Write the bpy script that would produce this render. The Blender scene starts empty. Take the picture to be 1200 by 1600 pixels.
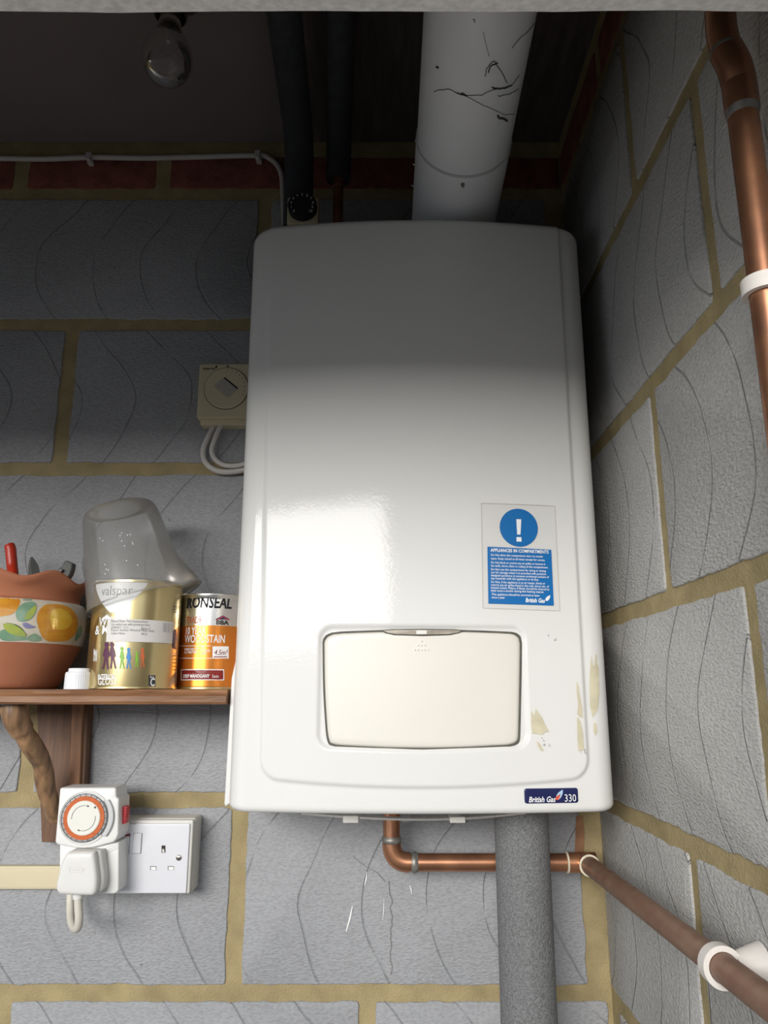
import bpy, math, random
from mathutils import Matrix, Vector, noise as mnoise

sc = bpy.context.scene
COL = sc.collection
R = math.radians
random.seed(7)

# ------------------------------------------------------------------ camera
ZC = 1.45                      # eye height above the floor
FPX = 1200.0                   # focal length in pixels of the 1200x1600 frame
PITCH = R(13.5)
CP, SP = math.cos(PITCH), math.sin(PITCH)
cam_d = bpy.data.cameras.new('camera')
cam_d.sensor_fit = 'VERTICAL'
cam_d.sensor_height = 36.0
cam_d.lens = FPX / 1600.0 * 36.0
cam_d.clip_start = 0.01
cam = bpy.data.objects.new('camera', cam_d)
COL.objects.link(cam)
cam.location = (0, 0, ZC)
cam.rotation_euler = (R(90) + PITCH, 0, 0)
sc.camera = cam

# ------------------------------------------------------------------ sky + exposure
world = bpy.data.worlds.new('world')
sc.world = world
world.use_nodes = True
wn = world.node_tree
bg = wn.nodes['Background']
bg.inputs['Color'].default_value = (0.88, 0.94, 1.0, 1)     # bright even overcast
bg.inputs['Strength'].default_value = 1.3
# low sun behind the camera, a little to its left, spread into a wide glow by thin cloud
for nm, energy, angle, el in (('sun', 4.3, 33, 8),):
    sun_d = bpy.data.lights.new(nm, 'SUN')
    sun_d.energy = energy
    sun_d.angle = R(angle)
    sun_d.color = (1.0, 0.965, 0.91)
    sun = bpy.data.objects.new(nm, sun_d)
    COL.objects.link(sun)
    SUN_EL, SUN_AZ = R(el), R(20)
    sun.rotation_euler = Vector((math.sin(SUN_AZ) * math.cos(SUN_EL), math.cos(SUN_AZ) * math.cos(SUN_EL), -math.sin(SUN_EL))).to_track_quat('-Z', 'Y').to_euler()
sc.view_settings.view_transform = 'Standard'
sc.view_settings.look = 'None'
sc.view_settings.gamma = 1.0
sc.view_settings.use_curve_mapping = False
sc.view_settings.exposure = 0.1


def P(px, py, Y):
    """world point seen at pixel px,py on the plane y = Y (metres in front of the camera)"""
    a, b = (px - 600) / FPX, (800 - py) / FPX
    d = Vector((a, CP - b * SP, SP + b * CP))
    d *= Y / d.y
    return Vector((d.x, d.y, d.z + ZC))


def PXW(px, py, X):
    a, b = (px - 600) / FPX, (800 - py) / FPX
    d = Vector((a, CP - b * SP, SP + b * CP))
    d *= X / d.x
    return Vector((d.x, d.y, d.z + ZC))


# ------------------------------------------------------------------ materials
def node_mat(name):
    m = bpy.data.materials.new(name)
    m.use_nodes = True
    nt = m.node_tree
    return m, nt, nt.nodes['Principled BSDF']


def mat(name, col, rough=0.5, metal=0.0, var=0.0, vscale=20.0, bump=0.0, bscale=200.0, coat=0.0,
        spec=0.5, stretch=None, col2=None, vdetail=4.0):
    m, nt, b = node_mat(name)
    b.inputs['Roughness'].default_value = rough
    b.inputs['Metallic'].default_value = metal
    b.inputs['Coat Weight'].default_value = coat
    b.inputs['Coat Roughness'].default_value = 0.04
    b.inputs['Specular IOR Level'].default_value = spec
    tc = nt.nodes.new('ShaderNodeNewGeometry')
    src = tc.outputs['Position']
    if stretch:
        mp = nt.nodes.new('ShaderNodeMapping')
        mp.inputs['Scale'].default_value = stretch
        nt.links.new(src, mp.inputs['Vector'])
        src = mp.outputs['Vector']
    n = nt.nodes.new('ShaderNodeTexNoise')
    n.inputs['Scale'].default_value = vscale
    n.inputs['Detail'].default_value = vdetail
    nt.links.new(src, n.inputs['Vector'])
    mix = nt.nodes.new('ShaderNodeMix')
    mix.data_type = 'RGBA'
    c2 = col2 if col2 else tuple(max(0, c * (1 - var)) for c in col)
    c1 = col if col2 else tuple(min(1, c * (1 + var)) for c in col)
    mix.inputs[6].default_value = (*c1, 1)
    mix.inputs[7].default_value = (*c2, 1)
    rp = nt.nodes.new('ShaderNodeMapRange')
    rp.inputs['From Min'].default_value = 0.3
    rp.inputs['From Max'].default_value = 0.7
    nt.links.new(n.outputs['Fac'], rp.inputs['Value'])
    nt.links.new(rp.outputs['Result'], mix.inputs[0])
    nt.links.new(mix.outputs[2], b.inputs['Base Color'])
    if bump:
        n2 = nt.nodes.new('ShaderNodeTexNoise')
        n2.inputs['Scale'].default_value = bscale
        n2.inputs['Detail'].default_value = 3
        nt.links.new(src, n2.inputs['Vector'])
        bp = nt.nodes.new('ShaderNodeBump')
        bp.inputs['Strength'].default_value = bump
        bp.inputs['Distance'].default_value = 0.002
        nt.links.new(n2.outputs['Fac'], bp.inputs['Height'])
        nt.links.new(bp.outputs['Normal'], b.inputs['Normal'])
        nt.links.new(bp.outputs['Normal'], b.inputs['Coat Normal'])
    return m


def block_material(name='aircrete', gain=(1.08, 1.085, 1.10), comb=0.22, relief=0.7):
    """pale grey aircrete: fine horizontal crinkle, wavy comb lines, faint stains"""
    m, nt, b = node_mat(name)
    N, L = nt.nodes.new, nt.links.new
    b.inputs['Roughness'].default_value = 0.9
    b.inputs['Specular IOR Level'].default_value = 0.2
    geo = N('ShaderNodeNewGeometry')
    sep = N('ShaderNodeSeparateXYZ')
    L(geo.outputs['Position'], sep.inputs[0])

    def M(op, a, c=None, d=None):
        n = N('ShaderNodeMath')
        n.operation = op
        for i, v in enumerate((a, c, d)):
            if v is None:
                continue
            if isinstance(v, (int, float)):
                n.inputs[i].default_value = v
            else:
                L(v, n.inputs[i])
        return n.outputs[0]

    u = M('ADD', sep.outputs['X'], sep.outputs['Y'])
    z = sep.outputs['Z']
    wob = N('ShaderNodeTexNoise')
    wob.inputs['Scale'].default_value = 7
    wob.inputs['Detail'].default_value = 1
    L(geo.outputs['Position'], wob.inputs['Vector'])
    oi = N('ShaderNodeObjectInfo')
    ph = M('MULTIPLY', oi.outputs['Random'], 0.35)
    ang = M('ADD', M('MULTIPLY', M('SUBTRACT', z, ZC + 0.0935), 2 * math.pi / 0.45), ph)
    s = M('MULTIPLY', M('SINE', ang), 0.058)
    uu = M('ADD', M('ADD', u, s), M('MULTIPLY', wob.outputs['Fac'], 0.05))
    uu = M('ADD', uu, M('MULTIPLY', oi.outputs['Random'], 0.3))
    fr = M('ABSOLUTE', M('SUBTRACT', M('FRACT', M('DIVIDE', uu, 0.082)), 0.5))     # 0 at the line
    line = N('ShaderNodeMapRange')
    line.interpolation_type = 'SMOOTHSTEP'
    line.inputs['From Min'].default_value = 0.022
    line.inputs['From Max'].default_value = 0.004
    L(fr, line.inputs['Value'])
    brk = N('ShaderNodeTexNoise')
    brk.inputs['Scale'].default_value = 22
    L(geo.outputs['Position'], brk.inputs['Vector'])
    bk = N('ShaderNodeMapRange')
    bk.inputs['From Min'].default_value = 0.30
    bk.inputs['From Max'].default_value = 0.52
    L(brk.outputs['Fac'], bk.inputs['Value'])
    ln = M('MULTIPLY', line.outputs['Result'], bk.outputs['Result'])
    # crinkle, stretched sideways
    mp = N('ShaderNodeMapping')
    mp.inputs['Scale'].default_value = (190, 190, 460)
    L(geo.outputs['Position'], mp.inputs['Vector'])
    cr = N('ShaderNodeTexNoise')
    cr.inputs['Scale'].default_value = 1.0
    cr.inputs['Detail'].default_value = 2
    L(mp.outputs['Vector'], cr.inputs['Vector'])
    pit = N('ShaderNodeTexVoronoi')
    pit.inputs['Scale'].default_value = 34
    L(geo.outputs['Position'], pit.inputs['Vector'])
    pt = N('ShaderNodeMapRange')
    pt.inputs['From Min'].default_value = 0.09
    pt.inputs['From Max'].default_value = 0.03
    L(pit.outputs['Distance'], pt.inputs['Value'])
    h = M('SUBTRACT', M('MULTIPLY', cr.outputs['Fac'], 1.0), M('MULTIPLY', ln, 1.1))
    bp = N('ShaderNodeBump')
    bp.inputs['Strength'].default_value = relief
    bp.inputs['Distance'].default_value = 0.0022
    L(h, bp.inputs['Height'])
    L(bp.outputs['Normal'], b.inputs['Normal'])
    big = N('ShaderNodeTexNoise')
    big.inputs['Scale'].default_value = 9
    big.inputs['Detail'].default_value = 6
    L(geo.outputs['Position'], big.inputs['Vector'])
    cm = N('ShaderNodeMix')
    cm.data_type = 'RGBA'
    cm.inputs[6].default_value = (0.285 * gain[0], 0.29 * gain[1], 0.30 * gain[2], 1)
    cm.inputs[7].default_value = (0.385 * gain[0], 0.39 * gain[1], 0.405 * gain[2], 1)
    L(big.outputs['Fac'], cm.inputs[0])
    fine = N('ShaderNodeMapRange')
    fine.inputs['From Min'].default_value = 0.32
    fine.inputs['From Max'].default_value = 0.60
    fine.inputs['To Min'].default_value = 0.30
    fine.inputs['To Max'].default_value = 0.0
    L(cr.outputs['Fac'], fine.inputs['Value'])
    gr = N('ShaderNodeMix')
    gr.data_type = 'RGBA'
    gr.blend_type = 'MULTIPLY'
    gr.inputs[7].default_value = (0.45, 0.44, 0.43, 1)
    L(fine.outputs['Result'], gr.inputs[0])
    L(cm.outputs[2], gr.inputs[6])
    dk = N('ShaderNodeMix')
    dk.data_type = 'RGBA'
    dk.blend_type = 'MULTIPLY'
    dk.inputs[7].default_value = (0.42, 0.42, 0.44, 1)
    L(M('MULTIPLY', ln, comb), dk.inputs[0])
    L(gr.outputs[2], dk.inputs[6])
    d2 = N('ShaderNodeMix')
    d2.data_type = 'RGBA'
    d2.blend_type = 'MULTIPLY'
    d2.inputs[7].default_value = (0.45, 0.42, 0.38, 1)
    L(M('MULTIPLY', M('MULTIPLY', pt.outputs['Result'], M('GREATER_THAN', brk.outputs['Fac'], 0.62)), 0.7), d2.inputs[0])
    L(dk.outputs[2], d2.inputs[6])
    L(d2.outputs[2], b.inputs['Base Color'])
    return m


def clear_material(name, tint, alpha, rough=0.08, glossy=0.12, trans=0.5):
    """thin clear or milky plastic/glass: part see-through, part diffuse, thin gloss on top"""
    m = bpy.data.materials.new(name)
    m.use_nodes = True
    nt = m.node_tree
    nt.nodes.clear()
    N, L = nt.nodes.new, nt.links.new
    out = N('ShaderNodeOutputMaterial')
    tr = N('ShaderNodeBsdfTransparent')
    tr.inputs['Color'].default_value = (0.99, 0.99, 0.99, 1)
    df = N('ShaderNodeBsdfDiffuse')
    df.inputs['Color'].default_value = (*tint, 1)
    tl = N('ShaderNodeBsdfTranslucent')
    tl.inputs['Color'].default_value = (*tint, 1)
    ms = N('ShaderNodeMixShader')
    ms.inputs[0].default_value = trans
    L(df.outputs[0], ms.inputs[1])
    L(tl.outputs[0], ms.inputs[2])
    mx = N('ShaderNodeMixShader')
    mx.inputs[0].default_value = alpha
    L(tr.outputs[0], mx.inputs[1])
    L(ms.outputs[0], mx.inputs[2])
    gl = N('ShaderNodeBsdfGlossy')
    gl.inputs['Roughness'].default_value = rough
    fz = N('ShaderNodeFresnel')
    fz.inputs['IOR'].default_value = 1.45
    ml = N('ShaderNodeMath')
    ml.operation = 'MULTIPLY_ADD'
    ml.inputs[1].default_value = 0.8
    ml.inputs[2].default_value = glossy * 0.1
    L(fz.outputs[0], ml.inputs[0])
    m2 = N('ShaderNodeMixShader')
    L(ml.outputs[0], m2.inputs[0])
    L(mx.outputs[0], m2.inputs[1])
    L(gl.outputs[0], m2.inputs[2])
    L(m2.outputs[0], out.inputs['Surface'])
    return m


def srgb(r, g, b):
    f = lambda c: (c / 255 / 12.92) if c / 255 <= 0.04045 else ((c / 255 + 0.055) / 1.055) ** 2.4
    return (f(r), f(g), f(b))


M_BLOCK = block_material()
M_BLOCKR = block_material('aircrete_lit_copy', (1.46, 1.42, 1.34), 0.42, 1.0)  # same blocks on the right wall, colour raised in place of light from the left
M_MORTAR = mat('mortar', (0.36, 0.29, 0.158), 0.95, var=0.16, vscale=30, bump=0.7, bscale=420, spec=0.1)
M_BRICK = mat('red_brick', (0.22, 0.07, 0.05), 0.9, var=0.35, vscale=40, bump=0.6, bscale=250)
M_CEIL = mat('old_grimy_paint', (0.20, 0.17, 0.172), 0.85, var=0.05, vscale=6, bump=0.15, bscale=120)
M_CEILBRN = mat('brown_timber', (0.13, 0.105, 0.10), 0.9, var=0.25, vscale=14, stretch=(8, 1, 1), bump=0.3)
M_CEILDARK = mat('dark_timber', (0.055, 0.045, 0.04), 0.9, var=0.3, vscale=14, stretch=(8, 1, 1), bump=0.3)
M_SOFFIT = mat('weathered_white_render', (0.86, 0.85, 0.84), 0.9, var=0.14, vscale=170, bump=0.5, bscale=160)
M_CONC = mat('dark_tarmac', (0.12, 0.118, 0.115), 0.95, var=0.15, vscale=8, bump=0.3)
M_WHITE = mat('white_enamel', (0.745, 0.742, 0.728), 0.45, var=0.012, vscale=5, bump=0.045, bscale=300, coat=0.42, spec=0.15)
M_DOOR = mat('cream_white_plastic', (0.74, 0.715, 0.655), 0.38, var=0.015, vscale=9, bump=0.03, bscale=500)
M_GAPDARK = mat('dark_gap_shade', (0.09, 0.085, 0.07), 0.7, var=0.3, vscale=60)  # flat dark colour painted in for the shade inside gaps and grooves
M_SMOKE = mat('brownish_lens', (0.36, 0.32, 0.26), 0.25, var=0.35, vscale=45, stretch=(1, 1, 6))
M_LENS = mat('pale_lens_mark', (0.75, 0.74, 0.7), 0.3, var=0.05)
M_GREYMET = mat('dark_grey_metal', (0.12, 0.12, 0.12), 0.5, metal=0.4, var=0.1)
M_CREAMP = mat('adhesive_residue', (0.60, 0.55, 0.40), 0.7, var=0.10, vscale=70)
M_BLUE = mat('print_blue', srgb(16, 108, 178), 0.3, var=0.02)
M_NAVY = mat('badge_navy', srgb(22, 32, 82), 0.25, var=0.03, coat=0.4)
M_PWHITE = mat('print_white', (0.86, 0.87, 0.88), 0.45, var=0.01)
M_PGREY = mat('print_grey', (0.30, 0.30, 0.30), 0.5, var=0.02)
M_PBLACK = mat('print_black', (0.025, 0.025, 0.03), 0.75, var=0.05, spec=0.15)
M_FLRED = mat('flame_red', srgb(214, 90, 70), 0.35, var=0.02)
M_FLBLUE = mat('flame_pale_blue', srgb(170, 205, 235), 0.35, var=0.02)
M_FILM = clear_material('clear_film', (0.8, 0.8, 0.78), 0.02, rough=0.15)
M_FILMEDGE = mat('film_edge', (0.52, 0.50, 0.46), 0.5, var=0.05)
M_FLUE = mat('flue_white', (0.84, 0.85, 0.88), 0.35, var=0.03, vscale=7)
M_WEB = mat('dusty_cobweb', (0.06, 0.055, 0.05), 0.95, var=0.3)
M_LAGBLK = mat('black_foam', (0.035, 0.038, 0.045), 0.9, var=0.2, vscale=60, bump=0.3)
M_LAGGREY = mat('grey_foam', (0.165, 0.168, 0.172), 0.75, var=0.32, vscale=480, bump=0.8, bscale=420, vdetail=2)
M_COPPER = mat('copper', (0.60, 0.29, 0.16), 0.33, metal=0.85, var=0.28, vscale=28, col2=(0.33, 0.16, 0.10))
M_COPDULL = mat('tarnished_copper', (0.24, 0.125, 0.085), 0.5, metal=0.35, var=0.25, vscale=60, col2=(0.30, 0.19, 0.13))
M_SOLDER = mat('solder', (0.27, 0.26, 0.24), 0.45, metal=0.6, var=0.3, vscale=120)
M_FLUX = mat('flux_residue', (0.70, 0.64, 0.50), 0.7, var=0.2, vscale=120)
M_CLIP = mat('white_nylon', (0.74, 0.70, 0.66), 0.5, var=0.06, vscale=60)
M_STAT = mat('cream_plastic', (0.60, 0.53, 0.36), 0.45, var=0.03)
M_STATL = mat('stat_label', (0.48, 0.44, 0.38), 0.5, var=0.05, vscale=200)
M_CABLE = mat('white_cable', (0.56, 0.53, 0.51), 0.5, var=0.05, vscale=40)
M_CABLE2 = mat('plug_cable', (0.62, 0.59, 0.52), 0.5, var=0.06, vscale=40)
M_PLUG = mat('plug_white', (0.72, 0.715, 0.69), 0.38, var=0.01)
M_TIMER = mat('timer_white', (0.78, 0.78, 0.765), 0.35, var=0.01)
M_SOCK = mat('socket_white', (0.74, 0.75, 0.80), 0.3, var=0.01)
M_PATT = mat('pattress_white', (0.66, 0.65, 0.61), 0.4, var=0.02)
M_TRUNK = mat('trunking_cream', (0.66, 0.58, 0.40), 0.45, var=0.03)
M_ORANGE = mat('orange_segments', srgb(226, 112, 48), 0.45, var=0.08, vscale=300)
M_DIALGREY = mat('dial_grey', (0.55, 0.56, 0.57), 0.4, var=0.02)
M_DIALCREAM = mat('dial_cream', (0.75, 0.75, 0.69), 0.4, var=0.01)
M_REDSW = mat('red_switch', srgb(205, 60, 70), 0.35, var=0.05)
M_CHROME = mat('screw_steel', (0.62, 0.58, 0.52), 0.25, metal=1.0, var=0.1)
M_HOLE = mat('dark_hole', (0.03, 0.022, 0.018), 0.8, var=0.2)
M_WOOD = mat('shelf_wood', (0.34, 0.165, 0.075), 0.55, vscale=14, stretch=(1, 6, 9), col2=(0.14, 0.065, 0.032), bump=0.35, bscale=30)
M_WOODV = mat('bracket_board_wood', (0.19, 0.095, 0.05), 0.6, vscale=16, stretch=(8, 3, 0.7), col2=(0.075, 0.037, 0.022), bump=0.35, bscale=30)
M_WOODL = mat('light_batten_wood', (0.36, 0.175, 0.085), 0.55, vscale=18, stretch=(6, 3, 1), col2=(0.20, 0.095, 0.05), bump=0.3, bscale=40)
M_BRANCH = mat('branch_wood', (0.40, 0.235, 0.12), 0.5, vscale=22, stretch=(5, 4, 0.8), col2=(0.11, 0.058, 0.034), bump=0.5, bscale=40)
M_TERRA = mat('terracotta', (0.44, 0.165, 0.085), 0.8, var=0.08, vscale=12, bump=0.15, bscale=200)
M_GLAZE = mat('glazed_band', (0.66, 0.60, 0.50), 0.12, var=0.1, vscale=35, coat=0.6)
M_FRUIT = mat('painted_orange_fruit', (0.72, 0.36, 0.04), 0.15, vscale=50, stretch=(1, 1, 3), col2=(0.62, 0.24, 0.025), coat=0.6)
M_FRUITL = mat('painted_yellow_highlight', (0.78, 0.52, 0.06), 0.15, vscale=60, stretch=(1, 1, 3), col2=(0.74, 0.42, 0.04), coat=0.6)
M_LEAF = mat('painted_green_leaf', (0.16, 0.33, 0.21), 0.15, vscale=60, col2=(0.30, 0.42, 0.30), coat=0.6)
M_LEAFY = mat('painted_lime_leaf', (0.50, 0.54, 0.10), 0.15, vscale=60, col2=(0.34, 0.45, 0.12), coat=0.6)
M_LILAC = mat('painted_lilac', (0.25, 0.25, 0.45), 0.15, var=0.2, vscale=60, coat=0.6)
M_LEAFD = mat('painted_dark_outline', (0.06, 0.12, 0.05), 0.2, var=0.2, coat=0.6)
M_REDH = mat('red_handle', srgb(186, 52, 30), 0.35, var=0.08, vscale=40)
M_GREYT = mat('grey_green_rubber', (0.11, 0.115, 0.11), 0.6, var=0.15, vscale=50)
M_CAP = mat('ribbed_white_cap', (0.80, 0.82, 0.86), 0.35, var=0.01)
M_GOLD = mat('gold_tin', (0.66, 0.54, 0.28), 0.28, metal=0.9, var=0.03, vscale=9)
M_GOLDD = mat('gold_tin_dark', (0.30, 0.20, 0.085), 0.35, metal=0.75, var=0.06, vscale=9)  # darker gold, for the reflection painted on the gold tin
M_TINORANGE = mat('orange_tin', (0.74, 0.26, 0.045), 0.28, metal=0.8, var=0.05, vscale=9)
M_TIN = mat('silver_tin', (0.72, 0.70, 0.67), 0.25, metal=0.95, var=0.04, vscale=12)
M_MAROON = mat('print_maroon', srgb(128, 28, 24), 0.4, var=0.05)
M_PURPLE = mat('print_purple', srgb(88, 26, 66), 0.4, var=0.05)
M_GREEN = mat('print_green', srgb(128, 186, 60), 0.4, var=0.05)
M_SKYB = mat('print_sky_blue', srgb(70, 140, 205), 0.4, var=0.05)
M_RUST = mat('print_rust', srgb(200, 104, 62), 0.4, var=0.05)
M_CHAR = mat('print_charcoal', srgb(58, 58, 60), 0.4, var=0.03)
M_LABEL = mat('white_sticker', (0.72, 0.70, 0.68), 0.5, var=0.01)
M_JUG = clear_material('milky_plastic', (0.72, 0.71, 0.69), 0.24, rough=0.2, glossy=0.2, trans=0.45)
M_BULB = clear_material('bulb_glass', (0.8, 0.8, 0.8), 0.07, rough=0.03, glossy=0.2)
M_BAKE = mat('dark_bakelite', (0.05, 0.045, 0.042), 0.4, var=0.1)
M_BRASS = mat('dull_brass', (0.35, 0.30, 0.20), 0.4, metal=0.8, var=0.2)
M_FIL = mat('filament', (0.5, 0.5, 0.5), 0.4, metal=0.6, var=0.1)
M_WPAINT = mat('white_paint_fleck', (0.85, 0.85, 0.85), 0.6, var=0.02)
M_CRACK = mat('dark_crack', (0.19, 0.18, 0.17), 0.95, var=0.3)
M_STAIN = mat('rusty_mortar_stain', (0.26, 0.13, 0.07), 0.95, var=0.25, vscale=60)

# ------------------------------------------------------------------ mesh builder
WM = {}                        # world matrix of each thing


class MB:
    def __init__(self):
        self.v, self.f = [], []

    def add(self, vs, fs):
        o = len(self.v)
        self.v += [Vector(p) for p in vs]
        self.f += [tuple(i + o for i in q) for q in fs]
        return self

    def box(self, x0, x1, y0, y1, z0, z1):
        vs = [(x, y, z) for x in (x0, x1) for y in (y0, y1) for z in (z0, z1)]
        return self.add(vs, [(0, 1, 3, 2), (4, 6, 7, 5), (0, 4, 5, 1), (2, 3, 7, 6), (0, 2, 6, 4), (1, 5, 7, 3)])

    def tube(self, pts, r, seg=20, cap=True):
        pts = [Vector(p) for p in pts]
        n = len(pts)
        rs = r if isinstance(r, (list, tuple)) else [r] * n
        t0 = (pts[1] - pts[0]).normalized()
        up = Vector((0, 0, 1)) if abs(t0.z) < 0.9 else Vector((1, 0, 0))
        nrm = (up - t0 * up.dot(t0)).normalized()
        vs, fs = [], []
        for i in range(n):
            a = pts[max(i - 1, 0)]
            c = pts[min(i + 1, n - 1)]
            t = (c - a).normalized()
            nrm = (nrm - t * nrm.dot(t)).normalized()
            bn = t.cross(nrm)
            for k in range(seg):
                q = 2 * math.pi * k / seg
                vs.append(pts[i] + (nrm * math.cos(q) + bn * math.sin(q)) * rs[i])
        for i in range(n - 1):
            for k in range(seg):
                k2 = (k + 1) % seg
                fs.append((i * seg + k, i * seg + k2, (i + 1) * seg + k2, (i + 1) * seg + k))
        if cap:
            fs.append(tuple(reversed(range(seg))))
            fs.append(tuple((n - 1) * seg + k for k in range(seg)))
        return self.add(vs, fs)

    def lathe(self, prof, c, seg=48, axis='Z', mod=None, cap0=True, cap1=True):
        """prof: list of (radius, height); mod(angle, r, h) -> (r, h)"""
        vs, fs = [], []
        n = len(prof)
        c = Vector(c)
        for (r, h) in prof:
            for k in range(seg):
                q = 2 * math.pi * k / seg
                rr, hh = mod(q, r, h) if mod else (r, h)
                a, b = rr * math.sin(q), -rr * math.cos(q)
                if axis == 'Z':
                    vs.append(c + Vector((a, b, hh)))
                elif axis == 'Y':
                    vs.append(c + Vector((a, -hh, -b)))
                else:
                    vs.append(c + Vector((hh, a, b)))
        for i in range(n - 1):
            for k in range(seg):
                k2 = (k + 1) % seg
                fs.append((i * seg + k, i * seg + k2, (i + 1) * seg + k2, (i + 1) * seg + k))
        if cap0:
            fs.append(tuple(reversed(range(seg))))
        if cap1:
            fs.append(tuple((n - 1) * seg + k for k in range(seg)))
        return self.add(vs, fs)

    def plate(self, outline, y0, y1, bev=0.0, steps=4):
        """outline (x, z) extruded from y0 (wall side) to y1 (camera side), front edge rounded by bev"""
        n = len(outline)
        area = sum(outline[i][0] * outline[(i + 1) % n][1] - outline[(i + 1) % n][0] * outline[i][1] for i in range(n))
        if area < 0:
            outline = outline[::-1]
        nr = []
        for i in range(n):
            a, b, c = outline[i - 1], outline[i], outline[(i + 1) % n]
            e1 = Vector((b[0] - a[0], b[1] - a[1])).normalized()
            e2 = Vector((c[0] - b[0], c[1] - b[1])).normalized()
            n1, n2 = Vector((e1.y, -e1.x)), Vector((e2.y, -e2.x))
            m = (n1 + n2)
            m = m.normalized() / max(0.5, math.sqrt(max(0.01, (1 + n1.dot(n2)) / 2))) if m.length > 1e-6 else n1
            nr.append(m)
        rings = [(0.0, y0)]
        if bev > 0:
            for k in range(steps + 1):
                q = math.pi / 2 * k / steps
                rings.append((bev * (1 - math.cos(q)), y1 + bev * (1 - math.sin(q))))
        else:
            rings.append((0.0, y1))
        vs, fs = [], []
        for ins, y in rings:
            for i in range(n):
                vs.append((outline[i][0] - nr[i].x * ins, y, outline[i][1] - nr[i].y * ins))
        for j in range(len(rings) - 1):
            for i in range(n):
                i2 = (i + 1) % n
                fs.append((j * n + i, j * n + i2, (j + 1) * n + i2, (j + 1) * n + i))
        fs.append(tuple((len(rings) - 1) * n + i for i in range(n)))
        fs.append(tuple(reversed(range(n))))
        return self.add(vs, fs)

    def patch(self, outline, mp, h=0.0004, rings=4, edge=None, base=None):
        """outline (a, b) laid on a curved surface through mp(a, b, h); edge=(radius) rounds and skirts it"""
        n = len(outline)
        ca = sum(p[0] for p in outline) / n
        cb = sum(p[1] for p in outline) / n
        vs, fs = [], []
        lv = []
        if edge is not None:
            lv.append((1.0, 0.0 if base is None else base))
            size = max(max(abs(p[0] - ca), abs(p[1] - cb)) for p in outline)
            for k in range(5):
                q = math.pi / 2 * k / 4
                lv.append((1 - edge * (1 - math.cos(q)) / size, h - edge * (1 - math.sin(q))))
            t0 = lv[-1][0]
        else:
            lv.append((1.0, h))
            t0 = 1.0
        for k in range(1, rings):
            lv.append((t0 * (1 - k / rings), h))
        for t, hh in lv:
            for p in outline:
                vs.append(mp(ca + (p[0] - ca) * t, cb + (p[1] - cb) * t, hh))
        m = len(lv)
        for j in range(m - 1):
            for i in range(n):
                i2 = (i + 1) % n
                fs.append((j * n + i, j * n + i2, (j + 1) * n + i2, (j + 1) * n + i))
        vs.append(mp(ca, cb, h))
        for i in range(n):
            fs.append(((m - 1) * n + i, (m - 1) * n + (i + 1) % n, m * n))
        return self.add(vs, fs)

    def ribbon(self, pts, w, mp, h=0.0004):
        """a thin line of width w through 2-D points, laid on a surface"""
        vs, fs = [], []
        n = len(pts)
        for i in range(n):
            a, c = pts[max(i - 1, 0)], pts[min(i + 1, n - 1)]
            d = Vector((c[0] - a[0], c[1] - a[1]))
            d = d.normalized() if d.length > 0 else Vector((1, 0))
            ww = (w[i] if isinstance(w, list) else w) / 2
            vs.append(mp(pts[i][0] - d.y * ww, pts[i][1] + d.x * ww, h))
            vs.append(mp(pts[i][0] + d.y * ww, pts[i][1] - d.x * ww, h))
        for i in range(n - 1):
            fs.append((2 * i, 2 * i + 1, 2 * i + 3, 2 * i + 2))
        return self.add(vs, fs)

    def text(self, body, size, a, b, mp, h=0.0004, align='LEFT', bold=0.0, shear=0.0, width=None, rot=0.0):
        """lettering with its baseline start at (a, b)"""
        cu = bpy.data.curves.new('lettering', 'FONT')
        cu.body = body
        cu.size = size
        cu.align_x = align
        cu.shear = shear
        cu.offset = bold * size
        cu.resolution_u = 2
        ob = bpy.data.objects.new('lettering', cu)
        COL.objects.link(ob)
        dg = bpy.context.evaluated_depsgraph_get()
        me = ob.evaluated_get(dg).to_mesh()
        vs = [v.co.copy() for v in me.vertices]
        fs = [tuple(p.vertices) for p in me.polygons]
        ob.evaluated_get(dg).to_mesh_clear()
        bpy.data.objects.remove(ob)
        bpy.data.curves.remove(cu)
        if not vs:
            return self
        sx = 1.0
        if width:
            sx = width / max(1e-9, max(v.x for v in vs) - min(v.x for v in vs))
        c, s = math.cos(rot), math.sin(rot)
        return self.add([mp(a + (v.x * sx) * c - v.y * s, b + (v.x * sx) * s + v.y * c, h) for v in vs], fs)

    def build(self, name, material, parent=None, smooth=True, angle=38, local=False, label=None, kind=None):
        me = bpy.data.meshes.new(name)
        vs = self.v
        if parent is not None and not local:
            root = parent
            while root.parent is not None:
                root = root.parent
            inv = WM[root.name].inverted()
            vs = [inv @ p for p in vs]
        me.from_pydata([tuple(p) for p in vs], [], self.f)
        me.materials.append(material)
        me.validate()
        if smooth:
            for p in me.polygons:
                p.use_smooth = True
            me.set_sharp_from_angle(angle=R(angle))
        me.update()
        o = bpy.data.objects.new(name, me)
        COL.objects.link(o)
        if parent is not None:
            o.parent = parent
        else:
            WM[o.name] = Matrix.Identity(4)
        if label:
            o['label'] = label
        if kind:
            o['kind'] = kind
        return o


def tag(o, label, cat, group=None):
    o['label'] = label
    o['category'] = cat
    if group:
        o['group'] = group
    return o


def thing(name, label, cat, loc, rot=(0, 0, 0), group=None):
    o = bpy.data.objects.new(name, None)
    COL.objects.link(o)
    o.location = loc
    o.rotation_euler = rot
    o.empty_display_size = 0.02
    o.matrix_world = Matrix.LocRotScale(Vector(loc), o.rotation_euler, None)
    WM[o.name] = o.matrix_world.copy()
    return tag(o, label, cat, group)


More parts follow.
